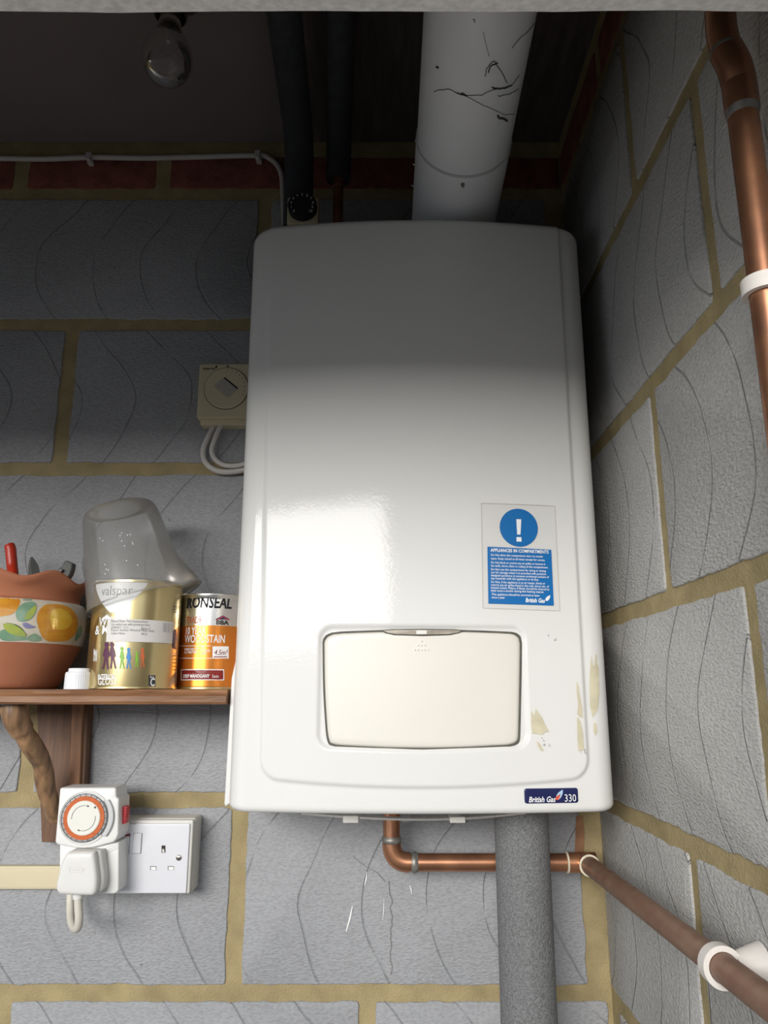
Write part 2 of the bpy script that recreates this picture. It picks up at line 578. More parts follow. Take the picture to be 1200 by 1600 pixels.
def rrect(x0, x1, z0, z1, r, n=6):
    pts = []
    for cx, cz, a0 in ((x1 - r, z0 + r, -90), (x1 - r, z1 - r, 0), (x0 + r, z1 - r, 90), (x0 + r, z0 + r, 180)):
        for k in range(n + 1):
            q = R(a0 + 90 * k / n)
            pts.append((cx + r * math.cos(q), cz + r * math.sin(q)))
    return pts


def circle(cx, cz, r, n=32, r2=None):
    return [(cx + r * math.cos(2 * math.pi * k / n), cz + (r2 or r) * math.sin(2 * math.pi * k / n)) for k in range(n)]


def spline(pts, n=8):
    """Catmull-Rom through 2-D or 3-D points"""
    V = [Vector(p) for p in pts]
    out = []
    for i in range(len(V) - 1):
        p0, p1, p2, p3 = V[max(i - 1, 0)], V[i], V[i + 1], V[min(i + 2, len(V) - 1)]
        for k in range(n):
            t = k / n
            out.append(0.5 * ((2 * p1) + (p2 - p0) * t + (2 * p0 - 5 * p1 + 4 * p2 - p3) * t * t + (3 * p1 - p0 - 3 * p2 + p3) * t ** 3))
    out.append(V[-1])
    return out


def bend(a, b, c, r, n=8):
    """points of a pipe run a-b-c with corner b rounded by r"""
    a, b, c = Vector(a), Vector(b), Vector(c)
    u, w = (a - b).normalized(), (c - b).normalized()
    p, q = b + u * r, b + w * r
    return [p * (1 - t) ** 2 + b * 2 * t * (1 - t) + q * t * t for t in (k / n for k in range(n + 1))]


def smooth(e0, e1, x):
    t = max(0.0, min(1.0, (x - e0) / (e1 - e0)))
    return t * t * (3 - 2 * t)


# ------------------------------------------------------------------ the room
D = 1.064                      # back wall
XR = 0.282                     # right wall
ZCEIL = ZC + 0.862
LY, LZ = 0.393, ZC + 0.4125     # rear lower edge of the soffit over the opening


def struct(o):
    o['kind'] = 'structure'
    return o


struct(MB().box(-6, 6, -12, 1.4, -0.1, 0.0).build('floor', M_CONC, smooth=False))
struct(MB().box(-9, 7, -8.1, -8.0, 0, ZC + 0.68).build('wall_garden', M_CEILDARK, smooth=False))
wb = struct(MB().box(-2.6, XR + 0.12, D, D + 0.12, 0, ZCEIL + 0.1).build('wall_back', M_MORTAR, smooth=False))
wr = struct(MB().box(XR, XR + 0.12, 0.10, D - 0.0005, 0, ZCEIL + 0.1).build('wall_right', M_MORTAR, smooth=False))
struct(MB().box(-2.6, -2.5, LY - 0.09, D - 0.001, 0, ZCEIL).build('wall_left', M_MORTAR, smooth=False))
ce = struct(MB().box(-2.5, XR, LY - 0.09, D, ZCEIL + 0.006, ZCEIL + 0.06).build('ceiling', M_CEILBRN, smooth=False))
MB().box(-2.499, -0.145, LY + 0.001, D - 0.008, ZCEIL, ZCEIL + 0.006).build('painted_board', M_CEIL, ce, smooth=False)
struct(MB().box(-2.5, XR, LY - 0.09, LY, LZ + 0.02, ZCEIL + 0.006).build('wall_front', M_CEILDARK, smooth=False))
# soffit slab with a rough rear arris
mb = MB()
NX, YY = 260, [0.08, 0.10, 0.2, 0.3, 0.36, 0.385, LY]
vs, fs = [], []
for i in range(NX + 1):
    x = -2.55 + (XR + 2.55 - 0.001) * i / NX
    w = mnoise.noise(Vector((x * 9, 3.1, 0))) * 0.0065 + mnoise.noise(Vector((x * 40, 7.7, 0))) * 0.0016
    for j, y in enumerate(YY):
        e = 1.0 if j >= 5 else 0.4
        vs.append((x, y + (w * 1.2 if j >= 5 else 0), LZ + (0.003 if j == 6 else 0) + w * e))
    vs.append((x, LY, LZ + 0.03))
    vs.append((x, 0.08, LZ + 0.03))
m = len(YY) + 2
for i in range(NX):
    for j in range(m):
        j2 = (j + 1) % m
        fs.append((i * m + j, i * m + j2, (i + 1) * m + j2, (i + 1) * m + j))
fs.append(tuple(range(m)))
fs.append(tuple(reversed(range(NX * m, NX * m + m))))
struct(mb.add(vs, fs).build('trim_1', M_SOFFIT, angle=50))


def rough_outline(a0, a1, b0, b1, seed, jit=0.0012, step=0.008, rc=0.004):
    """rounded rectangle with a crumbly edge"""
    base = rrect(a0, a1, b0, b1, rc, 3)
    pts = []
    n = len(base)
    for i in range(n):
        p, q = base[i], base[(i + 1) % n]
        L = math.hypot(q[0] - p[0], q[1] - p[1])
        m = max(1, int(L / step))
        for k in range(m):
            t = k / m
            x, y = p[0] + (q[0] - p[0]) * t, p[1] + (q[1] - p[1]) * t
            w = mnoise.noise(Vector((x * 35, y * 35, seed * 3.7))) * 1.5 + mnoise.noise(Vector((x * 160, y * 160, seed * 1.3))) * 1.1
            nx, ny = ((q[1] - p[1]) / L, -(q[0] - p[0]) / L)
            pts.append((x + nx * w * jit, y + ny * w * jit))
    return pts


def masonry(parent, name, material, a0, a1, b0, b1, seed, side):
    mb = MB().plate(rough_outline(a0, a1, b0, b1, seed), 0.004, -0.0022, bev=0.0016, steps=2)
    for i, p in enumerate(mb.v):
        mb.v[i] = Vector((p.x, D + p.y, p.z)) if side == 'back' else Vector((XR + p.y, p.x, p.z))
    if side != 'back':
        mb.f = [tuple(reversed(q)) for q in mb.f]
    mb.build(name, material, parent, angle=60)


ZJ = [-1.259, -1.034, -0.809, -0.584, -0.357, -0.132, 0.0935, 0.319, 0.546, 0.771]        # centres of the bed joints, from eye level
JW = 0.0095
seed = 1
for k in range(len(ZJ) - 1):
    z0, z1 = ZC + ZJ[k] + JW, ZC + ZJ[k + 1] - JW
    odd = k % 2 == 0
    if odd:
        xs = [-1.537, -1.087, -0.637, -0.187, 0.263]
    else:
        xs = [-1.370, -0.920, -0.470, -0.021]
    edges = sorted(xs)
    spans = list(zip(edges[:-1], edges[1:]))
    if edges[-1] < 0.25:
        spans.append((edges[-1], XR + 0.004))
    for a, b in spans:
        masonry(wb, 'block', M_BLOCK, a + 0.0105, min(b - 0.0105, XR - 0.001), z0, z1, seed, 'back')
        seed += 1
    # the right wall: distance in front of the camera
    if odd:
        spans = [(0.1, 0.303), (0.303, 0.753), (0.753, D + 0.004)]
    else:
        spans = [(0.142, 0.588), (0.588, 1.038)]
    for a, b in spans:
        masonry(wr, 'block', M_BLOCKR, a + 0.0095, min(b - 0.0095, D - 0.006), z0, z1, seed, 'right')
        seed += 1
for k in range(-4, 4):
    a = -0.3515 + 0.2255 * k
    if a + 0.1 < XR:
        masonry(wb, 'brick', M_BRICK, a + 0.012, min(a + 0.2135, XR - 0.004), ZC + 0.782, ZC + 0.838, 300 + k, 'back')
for k in range(4):
    a = 0.17 + 0.225 * k
    masonry(wr, 'brick', M_BRICK, a + 0.01, min(a + 0.2135, D - 0.006), ZC + 0.782, ZC + 0.838, 330 + k, 'right')

bm_ = lambda a, b, h: Vector((a, D - 0.0030 - h, b))


def pxl(lst, Y):
    return [(P(x, y, Y).x, P(x, y, Y).z) for x, y in lst]


# hairline crack, white paint flecks, rusty smear: marks on the back wall
rnd = random.Random(5)
cr = [(607 + rnd.uniform(-2, 2) + (4 if y > 1400 else 0), y) for y in range(1375, 1528, 7)]
MB().ribbon(pxl(cr, D), 0.0009, bm_).build('crack', M_CRACK, wb, smooth=False)
MB().ribbon(pxl([(552, 1338), (570, 1352), (588, 1362), (602, 1376)], D), 0.0007, bm_).build('crack', M_CRACK, wb, smooth=False)
for a, b, w in (((541, 1454), (551, 1414), 0.0022), ((570, 1382), (573, 1362), 0.0016), ((640, 1382), (643, 1396), 0.0014),
                ((598, 1436), (600, 1402), 0.0009)):
    MB().ribbon(pxl([a, ((a[0] + b[0]) / 2 + 0.8, (a[1] + b[1]) / 2), b], D), [w * 0.5, w, w * 0.4], bm_).build('paint_fleck', M_WPAINT, wb, smooth=False)
MB().patch(pxl([(899, 1274), (909, 1274), (912, 1300), (911, 1330), (905, 1334), (897, 1330)], D), bm_, 0.0006).build('rusty_smear', M_STAIN, wb, smooth=False)

# ------------------------------------------------------------------ boiler
BX0, BX1 = -0.1685, 0.2495
BXC, BHW = (BX0 + BX1) / 2, (BX1 - BX0) / 2
BF = 0.868                      # depth of the front at its side edges
BOW = 0.020
BZ0, BZ1 = P(660, 1273, BF - 0.018).z, P(655, 340.5, BF - BOW).z
RC = 0.026                      # rounding of the upright edges


def col_x(px, py):
    return P(px, py, BF).x


# raised centre panel outline: straight sides, bowed lower edge
PL, PR = P(420, 355, 0.864).x + 0.0005, P(872, 350, 0.864).x
PLb, PRb = P(410, 1180, 0.866).x, P(917, 1180, 0.866).x
PZc = P(655, 1231, BF - BOW).z
PZs = P(440, 1216, BF - 0.004).z
FLAPX = (P(505, 1075, BF - 0.014).x, P(815, 1075, BF - 0.014).x)


def bowy(x):
    u = min(1.0, abs(x - BXC) / BHW)
    return BF - BOW * (1 - u * u)


def panel_sd(x, z):
    """>0 inside the raised panel"""
    t = (z - BZ0) / (BZ1 - BZ0)
    xl, xr = PLb + (PL - PLb) * t, PRb + (PR - PRb) * t
    zb = PZc + (PZs - PZc) * ((x - BXC) / (0.5 * (xr - xl))) ** 2 * 1.05
    dx = min(x - xl, xr - x)
    dz = z - zb
    r = 0.020
    if dx < r and dz < r:
        return r - math.hypot(r - dx, r - dz)
    return min(dx, dz)


def flap_outline(grow=0.0, n=10):
    L = [(508, 998), (508, 1080), (513, 1150)]
    pts = []
    Yf = BF - 0.016
    raw = spline([(505.5, 1005), (506.5, 1075), (510, 1135), (512, 1152)], 5)
    raw += spline([(513, 1156), (516, 1162), (526, 1165)], 3)
    raw += spline([(540, 1166), (600, 1168.5), (660, 1169.5), (720, 1168.5), (795, 1165)], 5)
    raw += spline([(803, 1163), (809, 1159), (811, 1152)], 3)
    raw += spline([(811.5, 1140), (813, 1075), (814, 1012), (813.5, 1003)], 5)
    raw += spline([(812, 996), (806, 991), (798, 989)], 3)
    raw += spline([(780, 988.2), (725, 986.5), (660, 985.5), (600, 986.5), (535, 988.5)], 5)
    raw += spline([(520, 990), (511, 994), (506.5, 1000)], 3)
    cx, cz = 660, 1077
    for p in raw:
        d = Vector((p.x - cx, p.y - cz))
        k = 1 + grow / 0.09
        q = P(cx + d.x * (1 + grow / 0.108), cz + d.y * (1 + grow / 0.063), Yf)
        pts.append((q.x, q.z))
    return pts


FLO = flap_outline()
FX0, FX1 = min(p[0] for p in FLO), max(p[0] for p in FLO)
FZ0, FZ1 = min(p[1] for p in FLO), max(p[1] for p in FLO)


def flap_sd(x, z):
    dx = min(x - FX0, FX1 - x)
    dz = min(z - FZ0 - 0.002 + 0.003 * abs(x - BXC) / 0.1 * -1, FZ1 - z)
    r = 0.010
    if dx < r and dz < r:
        return r - math.hypot(r - dx, r - dz)
    return min(dx, dz)


def front_y(x, z):
    y = bowy(x)
    y -= 0.0032 * smooth(-0.0022, 0.0030, panel_sd(x, z))
    y += 0.0030 * smooth(-0.0065, -0.0010, flap_sd(x, z))
    return y


boiler = thing('boiler', 'white wall-hung gas boiler with bowed front and small flap door', 'boiler', (BXC, D, BZ0))
# casing: plan outline swept up, rounded at top and bottom
plan = []                       # (x, kind)
NB = 7
xs_front = [BX0 + RC + (BX1 - BX0 - 2 * RC) * i / 260 for i in range(261)]
NZ = 440
zs = [BZ0 + (BZ1 - BZ0) * i / NZ for i in range(NZ + 1)]
zs = sorted(set(zs + [BZ0 + 0.008 * (1 - math.cos(R(q))) for q in (10, 20, 30, 45, 60)] + [BZ1 - 0.022 * (1 - math.cos(R(q))) for q in (5, 10, 15, 20, 30, 45)]))
vs, fs = [], []
rows = []
YB = D - 0.030
for z in zs:
    dt, db = BZ1 - z, z - BZ0
    rs_t, rf_t, rs_b, rf_b = 0.017, 0.011, 0.009, 0.007
    ins_s = (rs_t - math.sqrt(max(0, rs_t ** 2 - max(0, rs_t - dt) ** 2))) + (rs_b - math.sqrt(max(0, rs_b ** 2 - max(0, rs_b - db) ** 2)))
    ins_f = (rf_t - math.sqrt(max(0, rf_t ** 2 - max(0, rf_t - dt) ** 2))) + (rf_b - math.sqrt(max(0, rf_b ** 2 - max(0, rf_b - db) ** 2)))
    row = [(BX0 + ins_s, YB), (BX0 + ins_s, (YB + BF) / 2 + 0.02)]
    yc = bowy(BX0 + RC) + ins_f
    for k in range(8):
        q = R(90 * k / 8)
        row.append((BX0 + RC - math.cos(q) * (RC - ins_s), yc + RC * (1 - math.sin(q))))
    for x in xs_front:
        row.append((x, front_y(x, z) + ins_f))
    for k in range(7, -1, -1):
        q = R(90 * k / 8)
        row.append((BX1 - RC + math.cos(q) * (RC - ins_s), yc + RC * (1 - math.sin(q))))
    row += [(BX1 - ins_s, (YB + BF) / 2 + 0.02), (BX1 - ins_s, YB)]
    rows.append([(x, y, z) for x, y in row])
m = len(rows[0])
for r_ in rows:
    vs += r_
for j in range(len(rows) - 1):
    for i in range(m - 1):
        fs.append((j * m + i, j * m + i + 1, (j + 1) * m + i + 1, (j + 1) * m + i))
    fs.append((j * m + m - 1, j * m, (j + 1) * m, (j + 1) * m + m - 1))
fs.append(tuple(reversed(range(m))))
fs.append(tuple((len(rows) - 1) * m + i for i in range(m)))
MB().add(vs, fs).build('casing', M_WHITE, boiler, angle=60)
# back frame: a slightly wider tray against the wall, leaning out to the left at the bottom
o = [(BX0 + 0.006, BZ1 - 0.03), (BX1 + 0.004, BZ1 - 0.03), (BX1 + 0.004, BZ0 + 0.012), (BX0 + 0.01, BZ0 + 0.012), (P(352, 1260, 0.915).x, P(352, 1261, 0.915).z), (P(350, 1256, 0.915).x, P(352, 1256, 0.915).z), (P(361.5, 1060, 0.915).x, P(360, 1060, 0.915).z), (BX0 + 0.004, P(360, 960, 0.915).z)]
MB().plate(o, D - 0.001, 0.915, bev=0.002).build('back_frame', M_WHITE, boiler)
bmap = lambda a, b, h: Vector((a, front_y(a, b) - h, b))
bow_map = lambda a, b, h: Vector((a, bowy(a) - 0.0032 - h, b))
Yf = BF - 0.016
# flap door
g = flap_outline(0.0012)
MB().patch(g, bow_map, -0.0022, rings=5).build('door_gap', M_GAPDARK, boiler)
fd = MB().patch(flap_outline(-0.0008), bow_map, 0.0012, rings=12, edge=0.0045, base=-0.004).build('flap_door', M_DOOR, boiler, angle=70)
q = pxl([(594, 985.5), (612, 984.2), (660, 983.6), (708, 984.2), (724, 985.6), (716, 990.5), (702, 993.5), (660, 995), (616, 993.5), (602, 990.5)], Yf)
MB().patch(q, bow_map, 0.0016, rings=3).build('finger_grip', M_GAPDARK, fd)
q = pxl([(599, 986.6), (612, 985.6), (660, 985), (708, 985.6), (719, 986.8), (713, 989.6), (700, 991.6), (660, 992.6), (618, 991.6), (606, 989.6)], Yf)
MB().patch(q, bow_map, 0.0020, rings=3).build('grip_lens', M_SMOKE, fd)
MB().patch(pxl([(650, 986.2), (666, 986.2), (666, 991.8), (650, 991.8)], Yf), bow_map, 0.0023, rings=2).build('lens_mark', M_LENS, fd)
for r_, n in ((1002.5, 1), (1009, 3), (1016, 5)):
    for i in range(n):
        c = P(658 + (i - (n - 1) / 2) * 5.2, r_, Yf)
        MB().patch(circle(c.x, c.z, 0.0011, 10), bow_map, 0.0021, rings=2, edge=0.0005, base=0.001).build('raised_dot', M_DOOR, fd)
# badge
bd = MB().patch([(p.x, p.z) for p in [Vector((a, 0, b)) for a, b in rrect(P(820, 1256, Yf).x, P(905.5, 1232, Yf).x, P(860, 1255.8, Yf).z, P(860, 1232.2, Yf).z, 0.0025)]],
                bmap, 0.0012, rings=5, edge=0.0008).build('badge', M_NAVY, boiler, angle=60)
c = P(826, 1253.6, Yf)
c2 = P(869, 1253.6, Yf)
MB().text('British Gas', 0.0078, c.x, c.z, bmap, 0.0016, bold=0.02, shear=0.25, width=c2.x - c.x).build('maker_lettering', M_PWHITE, bd, smooth=False)
c = P(883.5, 1253.6, Yf)
c2 = P(902, 1253.6, Yf)
MB().text('330', 0.0106, c.x, c.z, bmap, 0.0016, width=c2.x - c.x).build('number_lettering', M_PWHITE, bd, smooth=False)
fl = pxl(spline([(881, 1234.5), (880.5, 1241), (877, 1248), (872.5, 1250.5), (869.8, 1247), (872, 1241.5), (876, 1237.5), (881, 1234.5)], 4)[:-1], Yf)
MB().patch(fl, bmap, 0.0015, rings=2).build('flame', M_FLBLUE, bd, smooth=False)
fl = pxl(spline([(877, 1241), (876, 1246), (873, 1250.6), (869.6, 1250), (869.3, 1246.5), (872, 1244), (877, 1241)], 4)[:-1], Yf)
MB().patch(fl, bmap, 0.0019, rings=2).build('flame_core', M_FLRED, bd, smooth=False)
# warning sticker
so = pxl([(751, 788), (868, 789.5), (876, 954), (753.5, 951)], Yf)
fm = []
for i in range(4):
    a, b = so[i], so[(i + 1) % 4]
    fm += [(a[0] + (b[0] - a[0]) * k / 6, a[1] + (b[1] - a[1]) * k / 6) for k in range(6)]
st = MB().patch(fm, bmap, 0.0005, rings=6).build('warning_sticker', M_FILM, boiler)
MB().ribbon(fm + [fm[0]], 0.0007, bmap, 0.0007).build('sticker_edge', M_FILMEDGE, st, smooth=False)
ctr = P(810.2, 825, Yf)
MB().patch(circle(ctr.x, ctr.z, abs(P(840.5, 825, Yf).x - ctr.x), 48), bmap, 0.0008, rings=6).build('blue_disc', M_BLUE, st, smooth=False)
MB().patch(pxl([(806, 812), (814, 812), (812.6, 836), (807.4, 836)], Yf), bmap, 0.0012, rings=2).patch(
    pxl([(806.2, 840), (814, 840), (814.4, 847), (806.4, 847)], Yf), bmap, 0.0012, rings=2).build('exclamation_mark', M_PWHITE, st, smooth=False)
so = pxl([(760.5, 855.5), (862, 858.5), (866, 946), (762, 944)], Yf)
fm = []
for i in range(4):
    a, b = so[i], so[(i + 1) % 4]
    fm += [(a[0] + (b[0] - a[0]) * k / 6, a[1] + (b[1] - a[1]) * k / 6) for k in range(6)]
MB().patch(fm, bmap, 0.0008, rings=6).build('blue_panel', M_BLUE, st, smooth=False)
tx = MB()
lines = [(765.5, 863.2, 858, 'APPLIANCES IN COMPARTMENTS', 0.0052, 0.025),
         (766, 869.8, 848, 'Do Not allow this compartment door to remain', 0.0034, 0.012),
         (766, 875.3, 852, 'open. Keep closed at all times except for access.', 0.0034, 0.012),
         (766, 881.6, 852, 'Do Not block or restrict any air grilles or louvres in', 0.0034, 0.012),
         (766, 886.6, 857, 'the walls, doors, floor or ceiling of this compartment.', 0.0034, 0.012),
         (766, 892.2, 853, 'Do Not use this compartment for airing or drying', 0.0034, 0.012),
         (766, 897.0, 854, 'nor for storage unless it is provided with purpose-', 0.0034, 0.012),
         (766, 901.6, 858, 'designed partitions to prevent accidental contact of', 0.0034, 0.012),
         (766, 906.2, 842, 'any materials with the appliance or its flue.', 0.0034, 0.012),
         (766, 911.8, 852, 'Do Not, if the appliance is an air heater, block or', 0.0034, 0.012),
         (766, 916.4, 858, 'restrict any air grilles fitted in the wall, doors etc. of', 0.0034, 0.012),
         (766, 920.8, 858.5, 'heated rooms. Filters, if fitted, should be cleaned at', 0.0034, 0.012),
         (766, 925.2, 850, 'least once a month during the heating season.', 0.0034, 0.012),
         (767, 931.0, 843, 'This appliance should be serviced at least', 0.0034, 0.012),
         (767, 935.8, 788, 'once a year', 0.0034, 0.012)]
for x0, y, x1, s, size, bo in lines:
    c = P(x0, y, Yf)
    c2 = P(x1, y + 1.2, Yf)
    tx.text(s, size, c.x, c.z, bmap, 0.0012, bold=bo, width=c2.x - c.x, rot=-0.016)
c, c2 = P(820.5, 941.2, Yf), P(851.5, 941.2, Yf)
tx.text('British Gas', 0.0066, c.x, c.z, bmap, 0.0012, bold=0.03, shear=0.2, width=c2.x - c.x, rot=-0.016)
fl = pxl(spline([(860, 929.5), (859.5, 934), (856, 938.5), (853, 938.6), (852.6, 935), (855.5, 932), (860, 929.5)], 4)[:-1], Yf)
tx.patch(fl, bmap, 0.0012, rings=2)
tx.build('printed_text', M_PWHITE, st, smooth=False)
# torn sticker residue and scuffs
z8 = lambda l: [(480 + x * 0.41667, 960 + y * 0.41667) for x, y in l]
for l in ([(838, 360), (848, 392), (856, 352), (868, 372), (880, 386), (890, 410), (906, 440), (892, 440), (880, 452), (860, 446), (842, 446), (838, 410)],
          [(860, 474), (872, 484), (886, 512), (874, 510), (862, 490)],
          [(1014, 250), (1022, 268), (1026, 300), (1036, 350), (1038, 388), (1026, 384), (1017, 374), (1020, 330), (1014, 290)],
          [(1016, 384), (1030, 402), (1038, 440), (1043, 508), (1020, 513), (1017, 450)],
          [(1074, 150), (1081, 186), (1088, 192), (1092, 148), (1098, 148), (1099, 180), (1107, 200), (1108, 300), (1102, 356), (1080, 388), (1070, 345), (1068, 260)],
          [(1084, 410), (1094, 408), (1098, 440), (1092, 458), (1084, 440)]):
    MB().patch(pxl(z8(l), Yf), bmap if l[0][0] < 1060 else (lambda a, b, h: Vector((a, bowy(a) + 0.0006 - h, b)) if a < BX1 - RC else Vector((a, bowy(BX1 - RC) + RC - math.sqrt(max(0, RC * RC - (a - BX1 + RC) ** 2)) - h, b))),
               0.0012, rings=3).build('sticker_residue', M_CREAMP, boiler, smooth=False)
rnd = random.Random(11)
for px, py, n in ((915, 1172, 4), (852, 1160, 5), (937, 1168, 4), (918, 985, 3), (917, 965, 3), (862, 992, 2), (608, 1012, 1), (600, 1120, 2), (672, 1030, 1)):
    for i in range(n):
        x, y = px + rnd.uniform(-7, 7), py + rnd.uniform(-7, 7)
        a = rnd.uniform(0, 6.3)
        l = rnd.uniform(1.5, 4)
        s = pxl([(x, y), (x + l * math.cos(a) * 0.6, y + l * math.sin(a)), (x + l * 1.2 * math.cos(a + 0.4), y + l * 1.4 * math.sin(a + 0.4))], Yf)
        if s[0][0] < BX1 - RC - 0.004:
            MB().ribbon(s, [0.0004, 0.0008, 0.0003], bmap, 0.002).build('scuff', M_PGREY, boiler, smooth=False)
# lower tray with two clips
tr = spline([(470, 1273), (560, 1279.5), (650, 1282.5), (740, 1280), (822, 1272)], 10)
mb = MB()
vs, fs = [], []
for p in tr:
    a = P(p.x, p.y, 0.905)
    vs += [(a.x, 0.905, a.z), (a.x, 0.918, a.z), (a.x, 0.918, a.z + 0.0022), (a.x, 0.905, a.z + 0.0022)]
for i in range(len(tr) - 1):
    for k in range(4):
        k2 = (k + 1) % 4
        fs.append((4 * i + k, 4 * i + k2, 4 * i + 4 + k2, 4 * i + 4 + k))
fs += [(0, 1, 2, 3), tuple(reversed(range(4 * len(tr) - 4, 4 * len(tr))))]
bt = MB().add(vs, fs).build('bottom_tray', M_TIN, boiler)
for x in (548, 715):
    a, b = P(x - 12, 1279 if x < 600 else 1281, 0.902), P(x + 12, 1284, 0.902)
    MB().plate(rrect(a.x, b.x, b.z - 0.001, a.z + 0.003, 0.001), 0.92, 0.900, bev=0.0006).build('tray_clip', M_PATT, bt)
for x in (633, 724):
    a, b = P(x - 6, 1272, 0.93), P(x + 6, 1280, 0.93)
    MB().box(a.x, b.x, 0.908, 0.916, b.z, a.z + 0.004).build('tray_bracket', M_GREYMET, bt, smooth=False)
# cable gland on the left side
c = P(378, 485, 0.98)
kn = MB().lathe([(0.004, -0.016), (0.010, -0.014), (0.011, -0.004), (0.008, -0.002), (0.008, 0.02)], (BX0 - 0.002, c.y, c.z), 14, 'X')
kn.lathe([(0.006, -0.014), (0.006, 0.002)], (BX0 - 0.002, c.y - 0.006, c.z + 0.02), 10, 'X')
kn.build('side_knob', M_BAKE, boiler)

# ------------------------------------------------------------------ flue
FXX, FR = 0.0975, 0.0572
fl_z = lambda y: ZC + 0.655 + (0.90 - y) * 0.085
flue = thing('flue_pipe', 'wide white round flue duct running overhead from top of boiler', 'flue', (FXX, 0.985, BZ1))
pts = [(FXX, 0.985, BZ1 + 0.0003), (FXX, 0.985, BZ1 + 0.006)] + bend((FXX, 0.985, BZ1), (FXX, 0.985, fl_z(0.985)), (FXX, 0.88, fl_z(0.88)), 0.045, 8)
pts += [(FXX, 0.83, fl_z(0.83)), (FXX, 0.806, fl_z(0.806))]
MB().tube(pts, FR + 0.0012, 56).build('elbow', M_FLUE, flue)
MB().tube([(FXX, 0.812, fl_z(0.812)), (FXX, LY + 0.0025, fl_z(LY))], FR, 56).build('tube', M_FLUE, flue)
MB().tube([(FXX, 0.8075, fl_z(0.8075)), (FXX, 0.8045, fl_z(0.8045))], FR + 0.0016, 56).build('joint_ring', M_DIALGREY, flue)
for y, q in ((0.835, 158), (0.87, 162), (0.8125, 268), (0.905, 165)):
    a = R(q)
    c = Vector((FXX + FR * 1.02 * math.cos(a), y, fl_z(y) + FR * 1.02 * math.sin(a) * (1 if q < 200 else 1)))
    n = Vector((math.cos(a), 0, math.sin(a)))
    MB().tube([c, c + n * 0.004], [0.0030, 0.002], 10).build('screw', M_CHROME, flue)


def flue_map(ang, y, h):
    a = R(ang)
    return Vector((FXX + (FR + h) * math.cos(a), y, fl_z(y) + (FR + h) * math.sin(a)))


def flue_hit(px, py):
    """angle and distance along the flue of the point seen at a pixel"""
    d = (P(px, py, 1.0) - Vector((0, 0, ZC)))
    lo = None
    t = 0.3
    while t < 1.2:
        p = Vector((0, 0, ZC)) + d * t
        dx, dz = p.x - FXX, p.z - fl_z(p.y)
        if math.hypot(dx, dz) <= FR:
            return math.degrees(math.atan2(dz, dx)), p.y
        t += 0.0015
    return None


web = thing('cobweb', 'thin dark strands of dusty cobweb clinging to the white flue', 'cobweb', flue_map(270, 0.62, 0))
zz = lambda l: [(380 + x * 0.45, y * 0.45) for x, y in l]
for l, w in (([(665, 318), (710, 306), (760, 326), (830, 328), (870, 308), (930, 292), (955, 262)], 0.0008), ([(745, 318), (790, 340), (850, 370), (938, 398)], 0.0007),
             ([(880, 402), (915, 416)], 0.003), ([(838, 262), (845, 235), (870, 212), (890, 240), (915, 285)], 0.0010), ([(850, 250), (862, 225), (880, 215)], 0.0016),
             ([(930, 165), (965, 125), (1010, 75)], 0.0008), ([(855, 190), (832, 105)], 0.0005), ([(862, 300), (900, 303), (930, 292)], 0.0018),
             ([(880, 330), (925, 322), (955, 306)], 0.0008), ([(800, 60), (806, 75)], 0.0007), ([(676, 228), (680, 232)], 0.0025), ([(760, 320), (778, 330)], 0.002)):
    hp = [flue_hit(*p) for p in zz(l)]
    hp = [p for p in hp if p]
    if len(hp) < 2:
        continue
    sp = spline(hp, 4)
    rnd = random.Random(int(l[0][0]))
    pt = [flue_map(p.x + rnd.uniform(-0.7, 0.7), p.y + rnd.uniform(-0.0008, 0.0008), 0.0006) for p in sp]
    MB().tube(pt, w * 0.42, 5).build('strand', M_WEB, web)

# ------------------------------------------------------------------ pipes above the boiler
lp = thing('lagged_pipe', 'thicker black foam-lagged pipe overhead beside the white ceiling board', 'pipe', (-0.126, 1.0, BZ1))
pts = [(-0.126, 0.992, BZ1 + 0.0005)] + bend((-0.126, 0.992, BZ1), (-0.126, 0.992, ZC + 0.805), (-0.121, 0.76, ZC + 0.805), 0.06, 8) + [(-0.121, 0.76, ZC + 0.805), (-0.114, LY + 0.0025, ZC + 0.805)]
MB().tube(pts, 0.0215, 24).build('lagging', M_LAGBLK, lp)
lp2 = thing('lagged_pipe', 'black foam-lagged pipe overhead ending in a bare copper stub', 'pipe', (-0.068, 1.0, BZ1))
pts = [(-0.068, 1.0, ZC + 0.752)] + bend((-0.068, 1.0, ZC + 0.75), (-0.068, 1.0, ZC + 0.815), (-0.052, 0.76, ZC + 0.815), 0.04, 8) + [(-0.052, 0.76, ZC + 0.815), (-0.03, LY + 0.0025, ZC + 0.815)]
MB().tube(pts, 0.0185, 24).build('lagging', M_LAGBLK, lp2)
MB().tube([(-0.068, 1.0, BZ1 + 0.0005), (-0.068, 1.0, ZC + 0.77)], 0.0076, 18).tube([(-0.068, 1.0, ZC + 0.738), (-0.068, 1.0, ZC + 0.748)], 0.0088, 18).build('copper_stub', M_COPPER, lp2)
